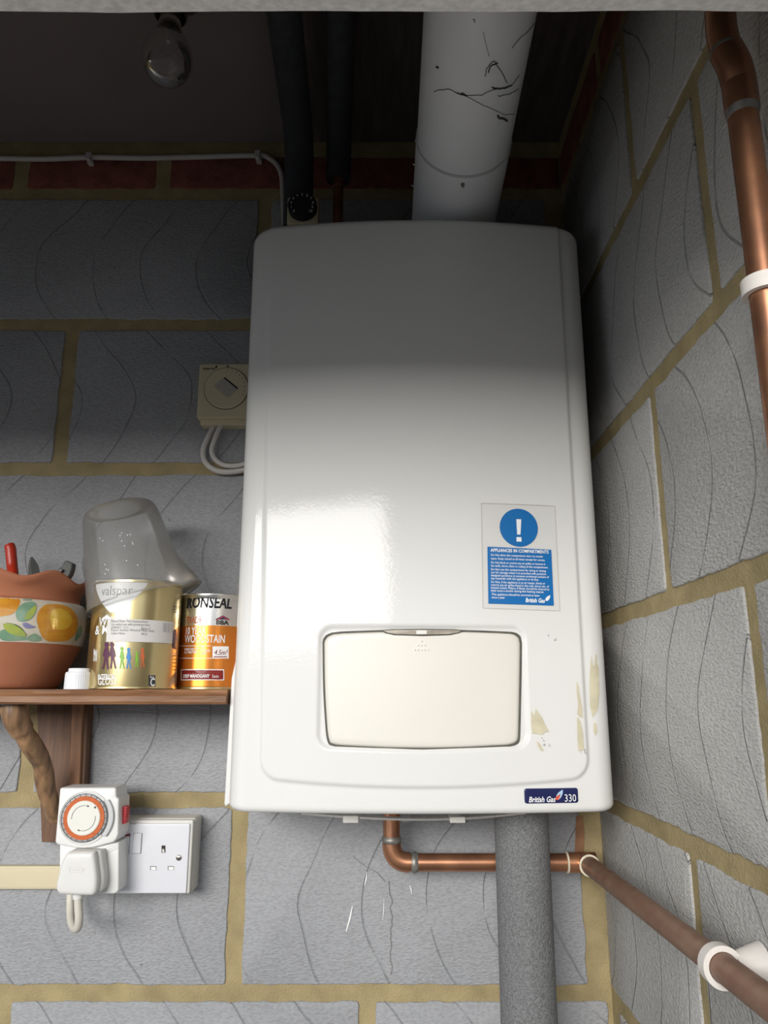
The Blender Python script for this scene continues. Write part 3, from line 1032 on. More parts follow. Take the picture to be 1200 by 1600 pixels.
# pipe thermostat strapped to the first pipe
c = P(474, 331, 0.962)
ps = thing('pipe_thermostat', 'round black numbered dial on a cream box above the boiler', 'thermostat', (c.x, 0.9705, c.z))
MB().plate(rrect(c.x - 0.022, c.x + 0.022, c.z - 0.024, c.z + 0.019, 0.003), 0.9702, 0.955, bev=0.002).build('box', M_STAT, ps)
MB().lathe([(0.0205, 0), (0.0205, 0.008), (0.019, 0.010)], (c.x, 0.9545, c.z), 40, 'Y').build('dial', M_PBLACK, ps)
mb = MB()
for k in range(11):
    a = R(225 - 27 * k)
    q = (c.x + 0.0155 * math.cos(a), c.z + 0.0155 * math.sin(a))
    mb.text(str(k), 0.0055, q[0] - 0.0015, q[1] - 0.002, lambda a_, b_, h_: Vector((a_, 0.9443 - h_, b_)))
mb.build('numbers', M_PWHITE, ps, smooth=False)

# ------------------------------------------------------------------ cable and clips under the ceiling
cz = lambda px, py: P(px, py, D - 0.008)
cb = thing('clipped_cable', 'thin white cable clipped along the wall above red bricks', 'cable', cz(200, 246))
pts = [cz(-160, 248), cz(-60, 248), cz(0, 247.5), cz(70, 248.5), cz(140, 246), cz(230, 247), cz(320, 245), cz(403, 243), cz(420, 247), cz(433, 258), cz(440, 274), cz(442, 300), cz(443, 330), cz(444, 352)]
MB().tube(spline(pts, 5), 0.0042, 12).build('sheath', M_CABLE, cb)
for px, py in ((140, 246.5), (403, 243.5)):
    c = cz(px, py)
    k = MB().box(c.x - 0.004, c.x + 0.004, D - 0.0145, D - 0.0002, c.z - 0.0055, c.z + 0.0055)
    k.lathe([(0.0035, 0), (0.0035, 0.004), (0.002, 0.006)], (c.x + 0.002, D - 0.012, c.z - 0.008), 10, 'Y').box(c.x - 0.002, c.x + 0.006, D - 0.012, D - 0.0002, c.z - 0.011, c.z - 0.005)
    k.build('cable_clip', M_CABLE, cb)

# ------------------------------------------------------------------ light bulb
c = P(262, 80, 0.778)
bu = thing('light_bulb', 'clear glass light bulb in a dark holder under the ceiling', 'bulb', (c.x, 0.778, ZCEIL))
MB().lathe([(0.040, 0), (0.040, -0.006), (0.032, -0.012), (0.021, -0.016), (0.020, -0.045), (0.018, -0.047), (0.018, -0.03)], (c.x, 0.778, ZCEIL - 0.0005), 32, cap1=False).build('lamp_holder', M_BAKE, bu)
MB().lathe([(0.0125, -0.030), (0.0125, -0.054), (0.0135, -0.058)], (c.x, 0.778, ZCEIL), 24).build('cap', M_BRASS, bu)
prof = [(0.0135, -0.056), (0.015, -0.066), (0.020, -0.078), (0.0265, -0.090), (0.0298, -0.102), (0.0302, -0.110), (0.0285, -0.121), (0.0235, -0.131), (0.015, -0.138), (0.006, -0.1408), (0.0005, -0.141)]
MB().lathe([(p.x, p.y) for p in spline(prof, 4)], (c.x, 0.778, ZCEIL), 40, cap0=False).build('globe', M_BULB, bu)
f = MB().tube([(c.x, 0.778, ZCEIL - 0.056), (c.x, 0.778, ZCEIL - 0.085)], [0.005, 0.003], 10)
for s in (-1, 1):
    f.tube([(c.x + s * 0.002, 0.778, ZCEIL - 0.085), (c.x + s * 0.011, 0.778, ZCEIL - 0.105)], 0.0004, 6)
f.tube([(c.x - 0.011 + 0.0022 * k, 0.778 - (0.002 if k % 2 else 0), ZCEIL - 0.105 - (0.002 if k % 2 else 0)) for k in range(11)], 0.0005, 6)
f.build('filament_stem', M_FIL, bu)

# ------------------------------------------------------------------ room thermostat
TY = D - 0.032
x0, x1 = P(310, 600, TY).x, P(398, 600, TY).x
z0, z1 = P(350, 657, TY).z, P(350, 568, TY).z
rt = thing('room_thermostat', 'square cream wall thermostat with round dial half behind the boiler', 'thermostat', ((x0 + x1) / 2, D, z0))
MB().plate(rrect(x0, x1, z0 + 0.004, z1, 0.003), D - 0.0035, TY, bev=0.002).build('cover', M_STAT, rt)
MB().plate(rrect(x0 + 0.003, x1 - 0.003, z0 - 0.003, z1 - 0.002, 0.002), D - 0.003, TY + 0.010, bev=0.002).build('base', M_STAT, rt)
c = P(354, 607, TY)
rd = abs(P(388, 607, TY).x - c.x)
dl = MB().lathe([(rd, 0), (rd, 0.0028), (rd - 0.001, 0.0036)], (c.x, TY + 0.001, c.z), 48, 'Y').build('dial', M_STAT, rt)
MB().lathe([(rd + 0.0012, 0), (rd + 0.0012, 0.0013)], (c.x, TY + 0.001, c.z), 48, 'Y').build('dial_groove', M_GAPDARK, rt)
tm = lambda a, b, h: Vector((a, TY - 0.0027 - h, b))
q = [(334, 604), (351, 590), (373, 608), (358, 623)]
MB().patch(pxl(q, TY), tm, 0.0003, rings=2).build('dial_label', M_STATL, dl, smooth=False)
tx = MB().ribbon(pxl([(351, 591.5), (372, 608.5)], TY), 0.0022, tm, 0.0006)
for k in range(1, 7):
    tx.ribbon(pxl([(351 - 2.6 * k, 591.5 + 2.2 * k), (372 - 2.4 * k, 609 + 2.4 * k)], TY), 0.0003, tm, 0.0006)
for k in range(9):
    a = R(88 - 14 * k)
    tx.patch(circle(c.x + rd * 0.86 * math.cos(a), c.z + rd * 0.86 * math.sin(a), 0.0008, 8), tm, 0.0006, rings=1)
e = P(352, 585, TY)
tx.text('5', 0.004, e.x, e.z, tm, 0.0006)
tx.build('dial_print', M_PBLACK, dl, smooth=False)
tc = lambda a, b, h: Vector((a, TY - h, b))
a, b = P(317, 577.5, TY), P(336, 577.5, TY)
MB().text('British Gas', 0.0042, a.x, a.z, tc, 0.0003, bold=0.03, shear=0.2, width=b.x - a.x).patch(
    pxl([(340, 570.5), (339, 575), (336.5, 575.5), (336.5, 573)], TY), tc, 0.0003, rings=1).patch(
    pxl([(354, 571), (358, 571), (356, 575)], TY), tc, 0.0003, rings=1).build('maker_lettering', M_PBLACK, rt, smooth=False)
bt_ = P(340, 662, D - 0.014)
for pl, lab, dy in (([(338, 661), (327, 680), (318, 702), (320, 720), (333, 733), (352, 737.5), (376, 735), (395, 728), (404, 715)], 'outer of two white cables looping below the cream wall thermostat', 0.012),
                    ([(347, 661), (338, 680), (331, 702), (335, 716), (346, 725), (360, 728), (378, 726), (395, 718), (404, 705)], 'inner of two white cables looping below the cream wall thermostat', 0.018)):
    pts = [P(x, y, D - dy) for x, y in pl]
    pts[0].z += 0.0005
    o = MB().tube(spline(pts, 6), 0.0042 if dy < 0.015 else 0.0036, 12).build('looped_cable', M_CABLE)
    tag(o, lab, 'cable', 'thermostat cables')

# ------------------------------------------------------------------ shelf and bracket
SY = 0.905                      # front edge
SZ1 = P(200, 1077, SY).z
SZ0 = P(200, 1100.5, SY).z
SXR = P(353, 1090, SY).x
sh = thing('shelf_board', 'rough brown wooden shelf board holding the pot and paint tins', 'shelf', (-0.45, D, SZ0))
NS = 70
vs, fs = [], []
for i in range(NS + 1):
    x = -0.80 + (SXR + 0.80) * i / NS
    w = lambda s: mnoise.noise(Vector((x * 12, s, 0.3))) * 0.0014
    vs += [(x, SY + 0.002 + w(1), SZ0), (x, SY + w(2), SZ0 + 0.003 + w(6)), (x, SY + w(3), SZ0 + 0.009), (x, SY + 0.0035 + w(4), SZ1 - 0.0045), (x, SY + 0.006 + w(5), SZ1), (x, D - 0.0035, SZ1), (x, D - 0.0035, SZ0)]
for i in range(NS):
    for k in range(7):
        k2 = (k + 1) % 7
        fs.append((7 * i + k, 7 * i + k2, 7 * i + 7 + k2, 7 * i + 7 + k))
fs += [tuple(range(7)), tuple(reversed(range(7 * NS, 7 * NS + 7)))]
MB().add(vs, fs).build('board', M_WOOD, sh, angle=25)
BY = D - 0.022
br = thing('shelf_bracket', 'wooden shelf bracket with gnarled branch arm on a plank', 'bracket', (P(100, 1300, BY).x, D, P(100, 1315, BY).z))
bo = [(P(57, 1101, BY).x, SZ0 - 0.0006), (P(138, 1101, BY).x, SZ0 - 0.0006), (P(127, 1316, BY).x, P(100, 1316, BY).z), (P(65, 1316, BY).x, P(100, 1316, BY).z)]
MB().plate(bo, D - 0.0035, BY, bev=0.0012).build('back_board', M_WOODV, br)
ba = [(P(112, 1104, BY - 0.006).x, SZ0 - 0.0006), (P(129, 1104, BY - 0.006).x, SZ0 - 0.0006), (P(124, 1240, BY - 0.006).x, P(100, 1250, BY).z), (P(107, 1240, BY - 0.006).x, P(100, 1250, BY).z)]
MB().plate(ba, BY, BY - 0.006, bev=0.0015).build('batten', M_WOODL, br)
A = lambda x, y, Y: P(x, y, Y)
pts = spline([A(22, 1100.8, 0.935), A(26, 1125, 0.937), A(40, 1150, 0.95), A(54, 1170, 0.965), A(66, 1195, 0.985), A(71, 1225, 1.0), A(78, 1252, 1.012), A(88, 1275, 1.03)], 8)
rr = []
for i, p in enumerate(pts):
    t = i / (len(pts) - 1)
    rr.append(0.0125 - 0.0022 * t + 0.0005 * math.sin(i * 0.35) + (0.002 if t < 0.25 else 0))
mb = MB().tube(pts, rr, 22)
for i, v in enumerate(mb.v):
    k = mnoise.noise(v * 40) * 0.0014 + mnoise.noise(Vector((v.x * 140, v.y * 140, v.z * 25))) * 0.0008
    c = pts[min(i // 22, len(pts) - 1)]
    d = v - c
    mb.v[i] = c + d * (1 + k / 0.012)
    mb.v[i].z = min(mb.v[i].z, SZ0 - 0.0006)
mb.build('branch_arm', M_BRANCH, br)
pts = spline([A(36, 1100.8, 0.955), A(40, 1125, 0.965), A(46, 1145, 0.972), A(50, 1162, 0.972)], 6)
mb = MB().tube(pts, [0.007 - 0.0002 * i for i in range(len(pts))], 14)
for v in mb.v:
    v.z = min(v.z, SZ0 - 0.0006)
mb.build('branch_fork', M_BRANCH, br)

# ------------------------------------------------------------------ terracotta pot
def prof_at(prof, z):
    for (r0, h0), (r1, h1) in zip(prof[:-1], prof[1:]):
        if h0 <= z <= h1:
            t = (z - h0) / (h1 - h0)
            return r0 + (r1 - r0) * t
    return prof[-1][0]


PCX, PCY = P(17, 1000, 0.975).x, 0.975
PR_ = 0.0865
hz = lambda py, Y=PCY - 0.08: P(20, py, Y).z - SZ1
pprof = [(0.052, 0.0), (0.060, 0.004), (0.071, hz(1040)), (0.0805, hz(1012)), (0.0845, hz(1000)), (0.0868, hz(985)), (0.0872, hz(968)), (0.0865, hz(950)), (0.0835, hz(936)), (0.0775, hz(930)), (0.0768, hz(922)), (0.0795, hz(912)), (0.0845, hz(902)), (0.0862, hz(896))]
pot = thing('terracotta_pot', 'terracotta pot with wavy rim and a painted fruit band', 'pot', (PCX, PCY, SZ1))
sp = [(p.x, p.y) for p in spline(pprof, 5)]
top = sp[-1][1]
inner = [(0.084, top + 0.003), (0.081, top), (0.074, top - 0.012), (0.070, top - 0.03), (0.066, top - 0.07), (0.05, 0.012), (0.001, 0.010)]
wave = lambda q, r, h: (r, h + (0.0052 * math.sin(q * 7 + 1.15) + 0.001 * math.sin(3 * q)) * smooth(top - 0.02, top, h))
MB().lathe(sp + inner, (PCX, PCY, SZ1 + 0.0003), 112, mod=wave).build('body', M_TERRA, pot, angle=60)
bz0, bz1 = hz(1003), hz(934)
band = [(prof_at(sp, bz0 + (bz1 - bz0) * k / 24) + 0.0006, bz0 + (bz1 - bz0) * k / 24) for k in range(25)]
pb = MB().lathe(band, (PCX, PCY, SZ1 + 0.0003), 96, cap0=False, cap1=False).build('painted_band', M_GLAZE, pot, angle=60)


def pot_hit(px, py):
    d = P(px, py, 1.0) - Vector((0, 0, ZC))
    t = 0.8
    while t < 1.1:
        p = Vector((0, 0, ZC)) + d * t
        if math.hypot(p.x - PCX, p.y - PCY) <= prof_at(sp, max(0, p.z - SZ1)) + 0.0006:
            return (math.atan2(p.x - PCX, -(p.y - PCY)), p.z - SZ1)
        t += 0.0008
    p = P(px, py, PCY - 0.01)
    return (R(82), p.z - SZ1)


pmap = lambda a, b, h: Vector((PCX + (prof_at(sp, b) + 0.0006 + h) * math.sin(a), PCY - (prof_at(sp, b) + 0.0006 + h) * math.cos(a), SZ1 + b))
zp = lambda l: [pot_hit(x * 0.16244, 830 + y * 0.16244) for x, y in l]


def blob(pts, n=5):
    return [tuple(p) for p in spline(pts + [pts[0]], n)[:-1]]


for name, l, mt, h in (
        ('fruit', [(350, 860), (365, 780), (420, 715), (500, 700), (600, 710), (680, 745), (735, 820), (745, 900), (720, 990), (650, 1050), (560, 1060), (450, 1055), (390, 990)], M_FRUIT, 0.0003),
        ('fruit_highlight', [(470, 830), (500, 760), (580, 745), (660, 790), (690, 860), (650, 930), (570, 950), (500, 920)], M_FRUITL, 0.0005),
        ('fruit', [(-60, 650), (60, 642), (180, 650), (190, 690), (160, 760), (110, 800), (40, 815), (-60, 815)], M_FRUIT, 0.0003),
        ('leaf', [(150, 800), (170, 740), (230, 690), (300, 678), (345, 700), (345, 770), (300, 840), (230, 870), (170, 860)], M_LEAF, 0.0004),
        ('leaf_vein', [(235, 850), (255, 790), (310, 735), (345, 720), (335, 780), (290, 840)], M_LEAFY, 0.0006),
        ('leaf', [(0, 960), (60, 940), (150, 960), (240, 1010), (270, 1040), (180, 1050), (60, 1055), (0, 1030)], M_LEAF, 0.0004),
        ('leaf', [(30, 890), (110, 890), (190, 930), (250, 1005), (180, 1010), (90, 980), (40, 930)], M_LEAFY, 0.0006),
        ('bud', [(210, 890), (250, 880), (300, 905), (340, 920), (290, 935), (240, 930)], M_LILAC, 0.0006),
        ('leaf', [(735, 960), (765, 910), (785, 930), (775, 1000), (730, 1055), (715, 1040)], M_LEAF, 0.0006),
        ('leaf', [(270, 1010), (330, 985), (390, 1020), (380, 1052), (280, 1055)], M_LEAF, 0.0005),
        ('leaf', [(215, 655), (300, 648), (300, 668), (230, 668)], M_LEAF, 0.0003)):
    MB().patch(blob(zp(l)), pmap, h, rings=5).build(name, mt, pb, smooth=True, angle=60)
MB().ribbon([tuple(p) for p in spline(zp([(60, 880), (130, 895), (200, 935), (255, 1000)]), 5)], [0.0004] * 6 + [0.0012] * 6 + [0.0005] * 4, lambda a, b, h: pmap(a, b, h), 0.0008).build('leaf_outline', M_LEAFD, pb, smooth=False)

# tools standing in the pot
pr = P(17, 870, 0.985)
th = MB()
pts = spline([P(14, 850.5, 0.985), P(16.5, 858, 0.985), P(17.5, 868, 0.985), P(19, 885, 0.985), P(20, 905, 0.98), P(14, 980, 0.975), P(10, 1040, 0.972)], 6)
th.tube(pts, [0.0035] + [0.0062] * 2 + [0.0068] * (len(pts) - 3), 16)
tag(th.build('tool_handle', M_REDH), 'red rounded tool handle sticking up out of the pot', 'tool')
mb = MB()
pts = [P(49, 870.5, 0.985), P(50, 876, 0.985), P(52, 886, 0.985), P(54, 900, 0.985), P(40, 980, 0.975), P(20, 1045, 0.973)]
mb.tube(pts, [0.0015, 0.004, 0.0068, 0.008, 0.007, 0.005], 4)
tag(mb.build('plastic_spike', M_GREYT), 'small grey pointed plastic tip behind the pot rim', 'tool')
sn = thing('spring_clamp', 'grey folded plastic clamp end poking over the pot rim', 'clamp', P(100, 895, 0.99))
mb = MB()
o = pxl([(90, 900), (93, 891), (99, 886), (103, 878), (108, 877), (116, 881), (115, 889), (112, 898), (108, 904)], 0.99)
MB().plate(o, 0.996, 0.984, bev=0.002).build('jaw', M_GREYT, sn)
o = pxl([(88, 902), (91, 893), (98, 889), (101, 891), (95, 897), (93, 903)], 0.984)
MB().plate(o, 0.984, 0.979, bev=0.001).build('spring', M_GREYMET, sn)
MB().tube([P(100, 900, 0.99), P(85, 960, 0.98), P(60, 1046, 0.975)], [0.006, 0.006, 0.004], 10).build('lever', M_GREYT, sn)

# ------------------------------------------------------------------ white ribbed cap
CY = 0.928
c = P(125, 1060, CY)
r0 = (P(147.5, 1060, CY).x - P(102.5, 1060, CY).x) / 2
cz1 = P(125, 1044.5, CY).z
cap = thing('bottle_cap', 'small white ribbed screw cap in front of gold tin', 'cap', (c.x, CY, SZ1))
hh = cz1 - SZ1
rib = lambda q, r, h: (r * (1 - 0.03 * (1 if math.sin(q * 44) > 0 else 0)) if 0.001 < h < hh * 0.72 else r, h)
MB().lathe([(r0, 0.0002), (r0, hh * 0.02), (r0 * 0.985, hh * 0.68), (r0 * 0.985, hh * 0.73), (r0 * 0.955, hh * 0.80), (r0 * 0.90, hh * 0.83)], (c.x, CY, SZ1), 176, mod=rib).build('ribbed_skirt', M_CAP, cap, angle=30)
MB().lathe([(r0 * 0.80, hh * 0.8), (r0 * 0.80, hh * 0.97), (r0 * 0.77, hh)], (c.x, CY, SZ1), 48).build('top_disc', M_CAP, cap)


# ------------------------------------------------------------------ paint tins
class Tin:
    def __init__(self, cx, cy, r):
        self.c, self.r = Vector((cx, cy, 0)), r

    def hit(self, px, py):
        d = P(px, py, 1.0) - Vector((0, 0, ZC))
        a = d.x ** 2 + d.y ** 2
        b = -2 * (d.x * self.c.x + d.y * self.c.y)
        cc = self.c.x ** 2 + self.c.y ** 2 - self.r ** 2
        disc = b * b - 4 * a * cc
        if disc < 0:
            s = 1 if d.x * self.c.y - d.y * self.c.x > 0 else -1
            t = self.c.y / d.y
            return (s * R(80), d.z * t + ZC)
        t = (-b - math.sqrt(disc)) / (2 * a)
        return (math.atan2(d.x * t - self.c.x, self.c.y - d.y * t), ZC + d.z * t)

    def map(self, a, b, h):
        return Vector((self.c.x + (self.r + h) * math.sin(a), self.c.y - (self.r + h) * math.cos(a), b))

    def smap(self, s, b, h):                # arc length instead of angle
        return self.map(s / self.r, b, h)

    def poly(self, l):
        return [self.hit(*p) for p in l]

    def dense(self, l, n=6):
        q = self.poly(l)
        out = []
        for i in range(len(q)):
            a, b = q[i], q[(i + 1) % len(q)]
            out += [(a[0] + (b[0] - a[0]) * k / n, a[1] + (b[1] - a[1]) * k / n) for k in range(n)]
        return out

    def txt(self, mb, s, x0, x1, y, size, h=0.0005, bold=0.02, shear=0.0):
        a, b = self.hit(x0, y), self.hit(x1, y)
        return mb.text(s, size, a[0] * self.r, a[1], self.smap, h, bold=bold, width=(b[0] - a[0]) * self.r, shear=shear)


g_l, g_r = P(144.5, 1000, 0.958), P(278.5, 1000, 0.958)
GT = Tin((g_l.x + g_r.x) / 2, 0.957, (g_r.x - g_l.x) / 2 * 0.998)
gz1 = P(210, 905, GT.c.y - GT.r).z
gold = thing('paint_tin', 'gold paint tin with white sticker, under the upturned jug', 'tin', (GT.c.x, GT.c.y, SZ1))
r = GT.r
MB().lathe([(r - 0.002, 0.0002), (r + 0.0008, 0.001), (r + 0.0008, 0.003), (r, 0.0042), (r, gz1 - SZ1 - 0.004), (r + 0.0008, gz1 - SZ1 - 0.003), (r + 0.0008, gz1 - SZ1 - 0.0005), (r - 0.002, gz1 - SZ1)], (GT.c.x, GT.c.y, SZ1), 80).build('body', M_GOLD, gold)
MB().lathe([(r - 0.003, 0.0), (r - 0.004, 0.003), (r - 0.006, 0.003), (r - 0.008, -0.001)], (GT.c.x, GT.c.y, gz1 - 0.0005), 64).build('lid', M_TIN, gold)
side = []
for k in range(10):
    side.append((R(-100 + 55 * k / 9), SZ1 + 0.0045))
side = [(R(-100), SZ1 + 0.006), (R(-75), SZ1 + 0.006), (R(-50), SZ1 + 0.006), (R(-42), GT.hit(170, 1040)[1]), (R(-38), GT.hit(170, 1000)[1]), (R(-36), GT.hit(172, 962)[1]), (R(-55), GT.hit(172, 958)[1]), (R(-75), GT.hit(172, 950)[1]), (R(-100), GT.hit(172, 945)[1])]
MB().patch(side, GT.map, 0.0002, rings=10).build('dark_reflection', M_GOLDD, gold, angle=60)  # dark reflection on the left of the tin, painted as a darker patch
MB().patch(blob(GT.poly([(150, 908), (170, 906), (200, 905.5), (230, 906.5), (228, 916), (216, 930), (200, 944), (177, 958), (164, 948), (156, 935), (151, 920)]), 3), GT.map, 0.0004, rings=6).build('white_crest', M_PWHITE, gold, angle=60)
tx = MB()
GT.txt(tx, 'valspar', 159, 207, 931, 0.0165, h=0.0008, bold=-0.005)
tx.build('crest_lettering', M_PGREY, gold, smooth=False)
tx = MB()
GT.txt(tx, 'WOOD', 155, 205, 978.5, 0.0150, h=0.0005, bold=0.016)
GT.txt(tx, '& METAL', 149, 210, 991.5, 0.0150, h=0.0005, bold=0.016)
GT.txt(tx, 'Blend', 138.5 + 8, 152, 1022, 0.0085, h=0.0005, bold=0.02)
GT.txt(tx, '0700', 146, 152, 1033, 0.0125, h=0.0005, bold=0.015)
GT.txt(tx, 'INTERIOR', 153, 180, 1062, 0.0088, h=0.0005, bold=0.02)
GT.txt(tx, 'GLOSS', 153, 182, 1070, 0.0115, h=0.0005, bold=0.012)
tx.patch(GT.poly([(158, 968), (168, 960), (175, 968)]), GT.map, 0.0005, rings=2)
tx.build('white_lettering', M_PWHITE, gold, smooth=False)
sk = MB().patch(GT.dense([(169, 968), (270, 972), (268, 1006), (166.5, 1003)]), GT.map, 0.0010, rings=10).build('paper_sticker', M_LABEL, gold, angle=60)
tx = MB()
for y, x1, s in ((972.5, 230, 'Mixed Paint Tint Instructions'), (977.5, 233, 'Use undercoat with premium base'), (982.5, 200, '25/04/2017  12:11'), (986.5, 240, 'Project: Interior Wood & Metal Gloss'), (991.5, 195, 'Colour Name')):
    GT.txt(tx, s, 174, x1, y, 0.0042, h=0.0014, bold=0.0)
GT.txt(tx, 'Base C', 220, 234, 983.5, 0.0042, h=0.0014, bold=0.0)
GT.txt(tx, 'W12', 220, 229, 992.5, 0.0042, h=0.0014, bold=0.0)
for k in range(4):
    GT.txt(tx, '103', 253, 258, 976.5 + 3.6 * k, 0.0034, h=0.0014, bold=0.0)
    GT.txt(tx, '12 - 4', 260, 267, 977 + 3.6 * k, 0.0034, h=0.0014, bold=0.0)
tx.build('sticker_text', M_PGREY, sk, smooth=False)


def figure(px, y0, y1, mt, legs=1.0, lean=0.0):
    s = (y1 - y0)
    hd = s * 0.10
    o = [(0.0, 0.18), (0.10, 0.20), (0.17, 0.38), (0.20, 0.55), (0.14, 0.52), (0.10, 0.40), (0.10, 0.55), (0.14, 0.75), (0.20, 0.98), (0.10, 1.0), (0.04, 0.78), (0.0, 0.64),
         (-0.04, 0.78), (-0.10, 1.0), (-0.20, 0.98), (-0.12, 0.75), (-0.10, 0.55), (-0.10, 0.40), (-0.16, 0.52), (-0.20, 0.50), (-0.15, 0.34), (-0.09, 0.20)]
    mb = MB()
    pts = [GT.hit(px + a * s * 0.75 * legs + lean * (0.5 - b), y0 + b * s) for a, b in o]
    mb.patch(pts, GT.map, 0.0006, rings=3)
    mb.patch([GT.hit(px + lean * 0.4 + hd * math.cos(R(30 * k)) * 0.8, y0 + hd + hd * math.sin(R(30 * k))) for k in range(12)], GT.map, 0.0006, rings=2)
    mb.build('printed_figure', mt, gold, smooth=False)


figure(166, 1003, 1046, M_PURPLE, 0.8, 2)
figure(176, 1003, 1045, M_PURPLE, 0.8, -2)
figure(190.5, 1010, 1045, M_GREEN, 0.75)
figure(201, 1012, 1045, M_SKYB, 0.8)
figure(213.5, 1018, 1043, M_GREEN, 0.7)
figure(222.5, 1012, 1043, M_RUST, 0.75)
cb_ = MB().patch(GT.dense([(232, 1055), (242.5, 1055), (242.5, 1075), (232, 1075)], 3), GT.map, 0.0005, rings=2).build('code_square', M_CHAR, gold, smooth=False)
tx = MB()
GT.txt(tx, 'C', 233.6, 240.8, 1071.6, 0.0125, h=0.0009, bold=0.02)
GT.txt(tx, 'Base', 234, 240, 1059.5, 0.0038, h=0.0009, bold=0.0)
tx.build('code_lettering', M_PWHITE, cb_, smooth=False)
MB().patch(GT.dense([(269, 985), (275, 983), (276.5, 1000), (275, 1015), (269.5, 1012)], 3), GT.map, 0.0005, rings=3).build('dark_oval', M_NAVY, gold, smooth=False)
tx = MB()
for k in range(8):
    y = 948 + k * 4.2 if k < 3 else 1008 + k * 5.5
    tx.ribbon(GT.poly([(270.5, y), (275, y)]), 0.0008, GT.map, 0.0007)
tx.build('side_small_print', M_CHAR, gold, smooth=False, kind='stuff')

RT_R = 0.0458
RTX = P(330.5, 1000, 1.013).x
RT = Tin(RTX, 1.013, RT_R)
rz1 = P(330, 926.5, RT.c.y - RT.r).z
ron = thing('woodstain_tin', 'orange and silver woodstain tin tucked against the boiler', 'tin', (RT.c.x, RT.c.y, SZ1))
H = rz1 - SZ1
zb = P(330, 977, RT.c.y - RT.r).z - SZ1
MB().lathe([(RT_R - 0.0004, 0.003), (RT_R - 0.0004, H - 0.006)], (RTX, RT.c.y, SZ1), 72).build('body', M_TIN, ron)
MB().lathe([(RT_R, 0.0035), (RT_R, zb)], (RTX, RT.c.y, SZ1), 72, cap0=False, cap1=False).build('orange_wrap', M_TINORANGE, ron)
MB().lathe([(RT_R - 0.001, 0.0002), (RT_R + 0.0012, 0.001), (RT_R + 0.0012, 0.003), (RT_R, 0.004)], (RTX, RT.c.y, SZ1), 72).build('bottom_seam', M_GOLD, ron)
MB().lathe([(RT_R, H - 0.007), (RT_R + 0.0012, H - 0.005), (RT_R + 0.0012, H - 0.001), (RT_R - 0.0005, H), (RT_R - 0.004, H - 0.001), (RT_R - 0.005, H - 0.004)], (RTX, RT.c.y, SZ1), 72).build('top_rim', M_TIN, ron)
tx = MB()
RT.txt(tx, 'RONSEAL', 291, 361, 950.5, 0.0200, bold=0.018, shear=0.12)
tx.build('black_lettering', M_PBLACK, ron, smooth=False)
tx = MB()
RT.txt(tx, 'TRADE', 290, 315, 974.5, 0.0125, bold=0.0)
tx.build('trade_lettering', M_RUST, ron, smooth=False)
tx = MB()
RT.txt(tx, '10 YEAR', 289.5, 320, 991.5, 0.0128, bold=0.014)
RT.txt(tx, 'WOODSTAIN', 289, 351, 1004.5, 0.0138, bold=0.014)
RT.txt(tx, 'DRIES FAST IN', 288.5, 310, 1016.5, 0.0040, bold=0.02)
RT.txt(tx, 'ALL WEATHER', 288.5, 308, 1021, 0.0040, bold=0.02)
RT.txt(tx, 'FOR', 314, 320, 1014, 0.0040, bold=0.02)
RT.txt(tx, 'EXTERIOR', 314, 328, 1018.5, 0.0040, bold=0.02)
RT.txt(tx, 'WOOD', 314, 323, 1023, 0.0040, bold=0.02)
tx.ribbon(RT.poly([(281 + 6 * k, 1009.2) for k in range(9)]), 0.0007, RT.map, 0.0005)
tx.ribbon(RT.poly([(281 + 6 * k, 1028.5) for k in range(13)]), 0.0007, RT.map, 0.0005)
tx.ribbon(RT.poly([(311.5, 1012), (311.5, 1024)]), 0.0006, RT.map, 0.0005)
tx.build('white_lettering', M_PWHITE, ron, smooth=False)
cs = MB().patch(RT.dense([(332, 1010), (357, 1010), (357, 1029), (332, 1029)], 4), RT.map, 0.0005, rings=4).build('coverage_square', M_PWHITE, ron, smooth=False)
tx = MB()
RT.txt(tx, '4.5m\u00b2', 334, 354.5, 1023, 0.0090, h=0.0009, bold=0.0, shear=0.2)
tx.ribbon(RT.poly([(334 + 4 * k, 1026.3) for k in range(6)]), 0.0010, RT.map, 0.0009)
tx.build('coverage_lettering', M_MAROON, cs, smooth=False)
rr_ = RT.dense([(283, 1046), (350, 1046), (350, 1063), (283, 1063)], 6)
nb = MB().patch(rr_, RT.map, 0.0004, rings=5).build('name_panel', M_PWHITE, ron, smooth=False)
MB().patch(RT.dense([(284.6, 1047.4), (348.4, 1047.4), (348.4, 1061.6), (284.6, 1061.6)], 6), RT.map, 0.0008, rings=5).build('name_panel_fill', M_MAROON, nb, smooth=False)
tx = MB()
RT.txt(tx, 'DEEP MAHOGANY', 287, 327, 1059, 0.0058, h=0.0012, bold=0.02)
RT.txt(tx, 'Satin', 331, 341, 1059, 0.0052, h=0.0012, bold=0.0)
tx.build('name_lettering', M_PWHITE, nb, smooth=False)
ho = MB().patch(RT.poly([(336, 968), (348, 961.5), (359, 968)]), RT.map, 0.0005, rings=2).build('house_emblem', M_NAVY, ron, smooth=False)
MB().ribbon(RT.poly([(338, 969), (348, 963.5), (357.5, 969)]), 0.0010, RT.map, 0.0009).build('emblem_roof', M_REDSW, ho, smooth=False)
tx = MB()
RT.txt(tx, 'BBA', 337.5, 357, 975.5, 0.0075, bold=0.03)
tx.build('emblem_lettering', M_CHAR, ho, smooth=False)

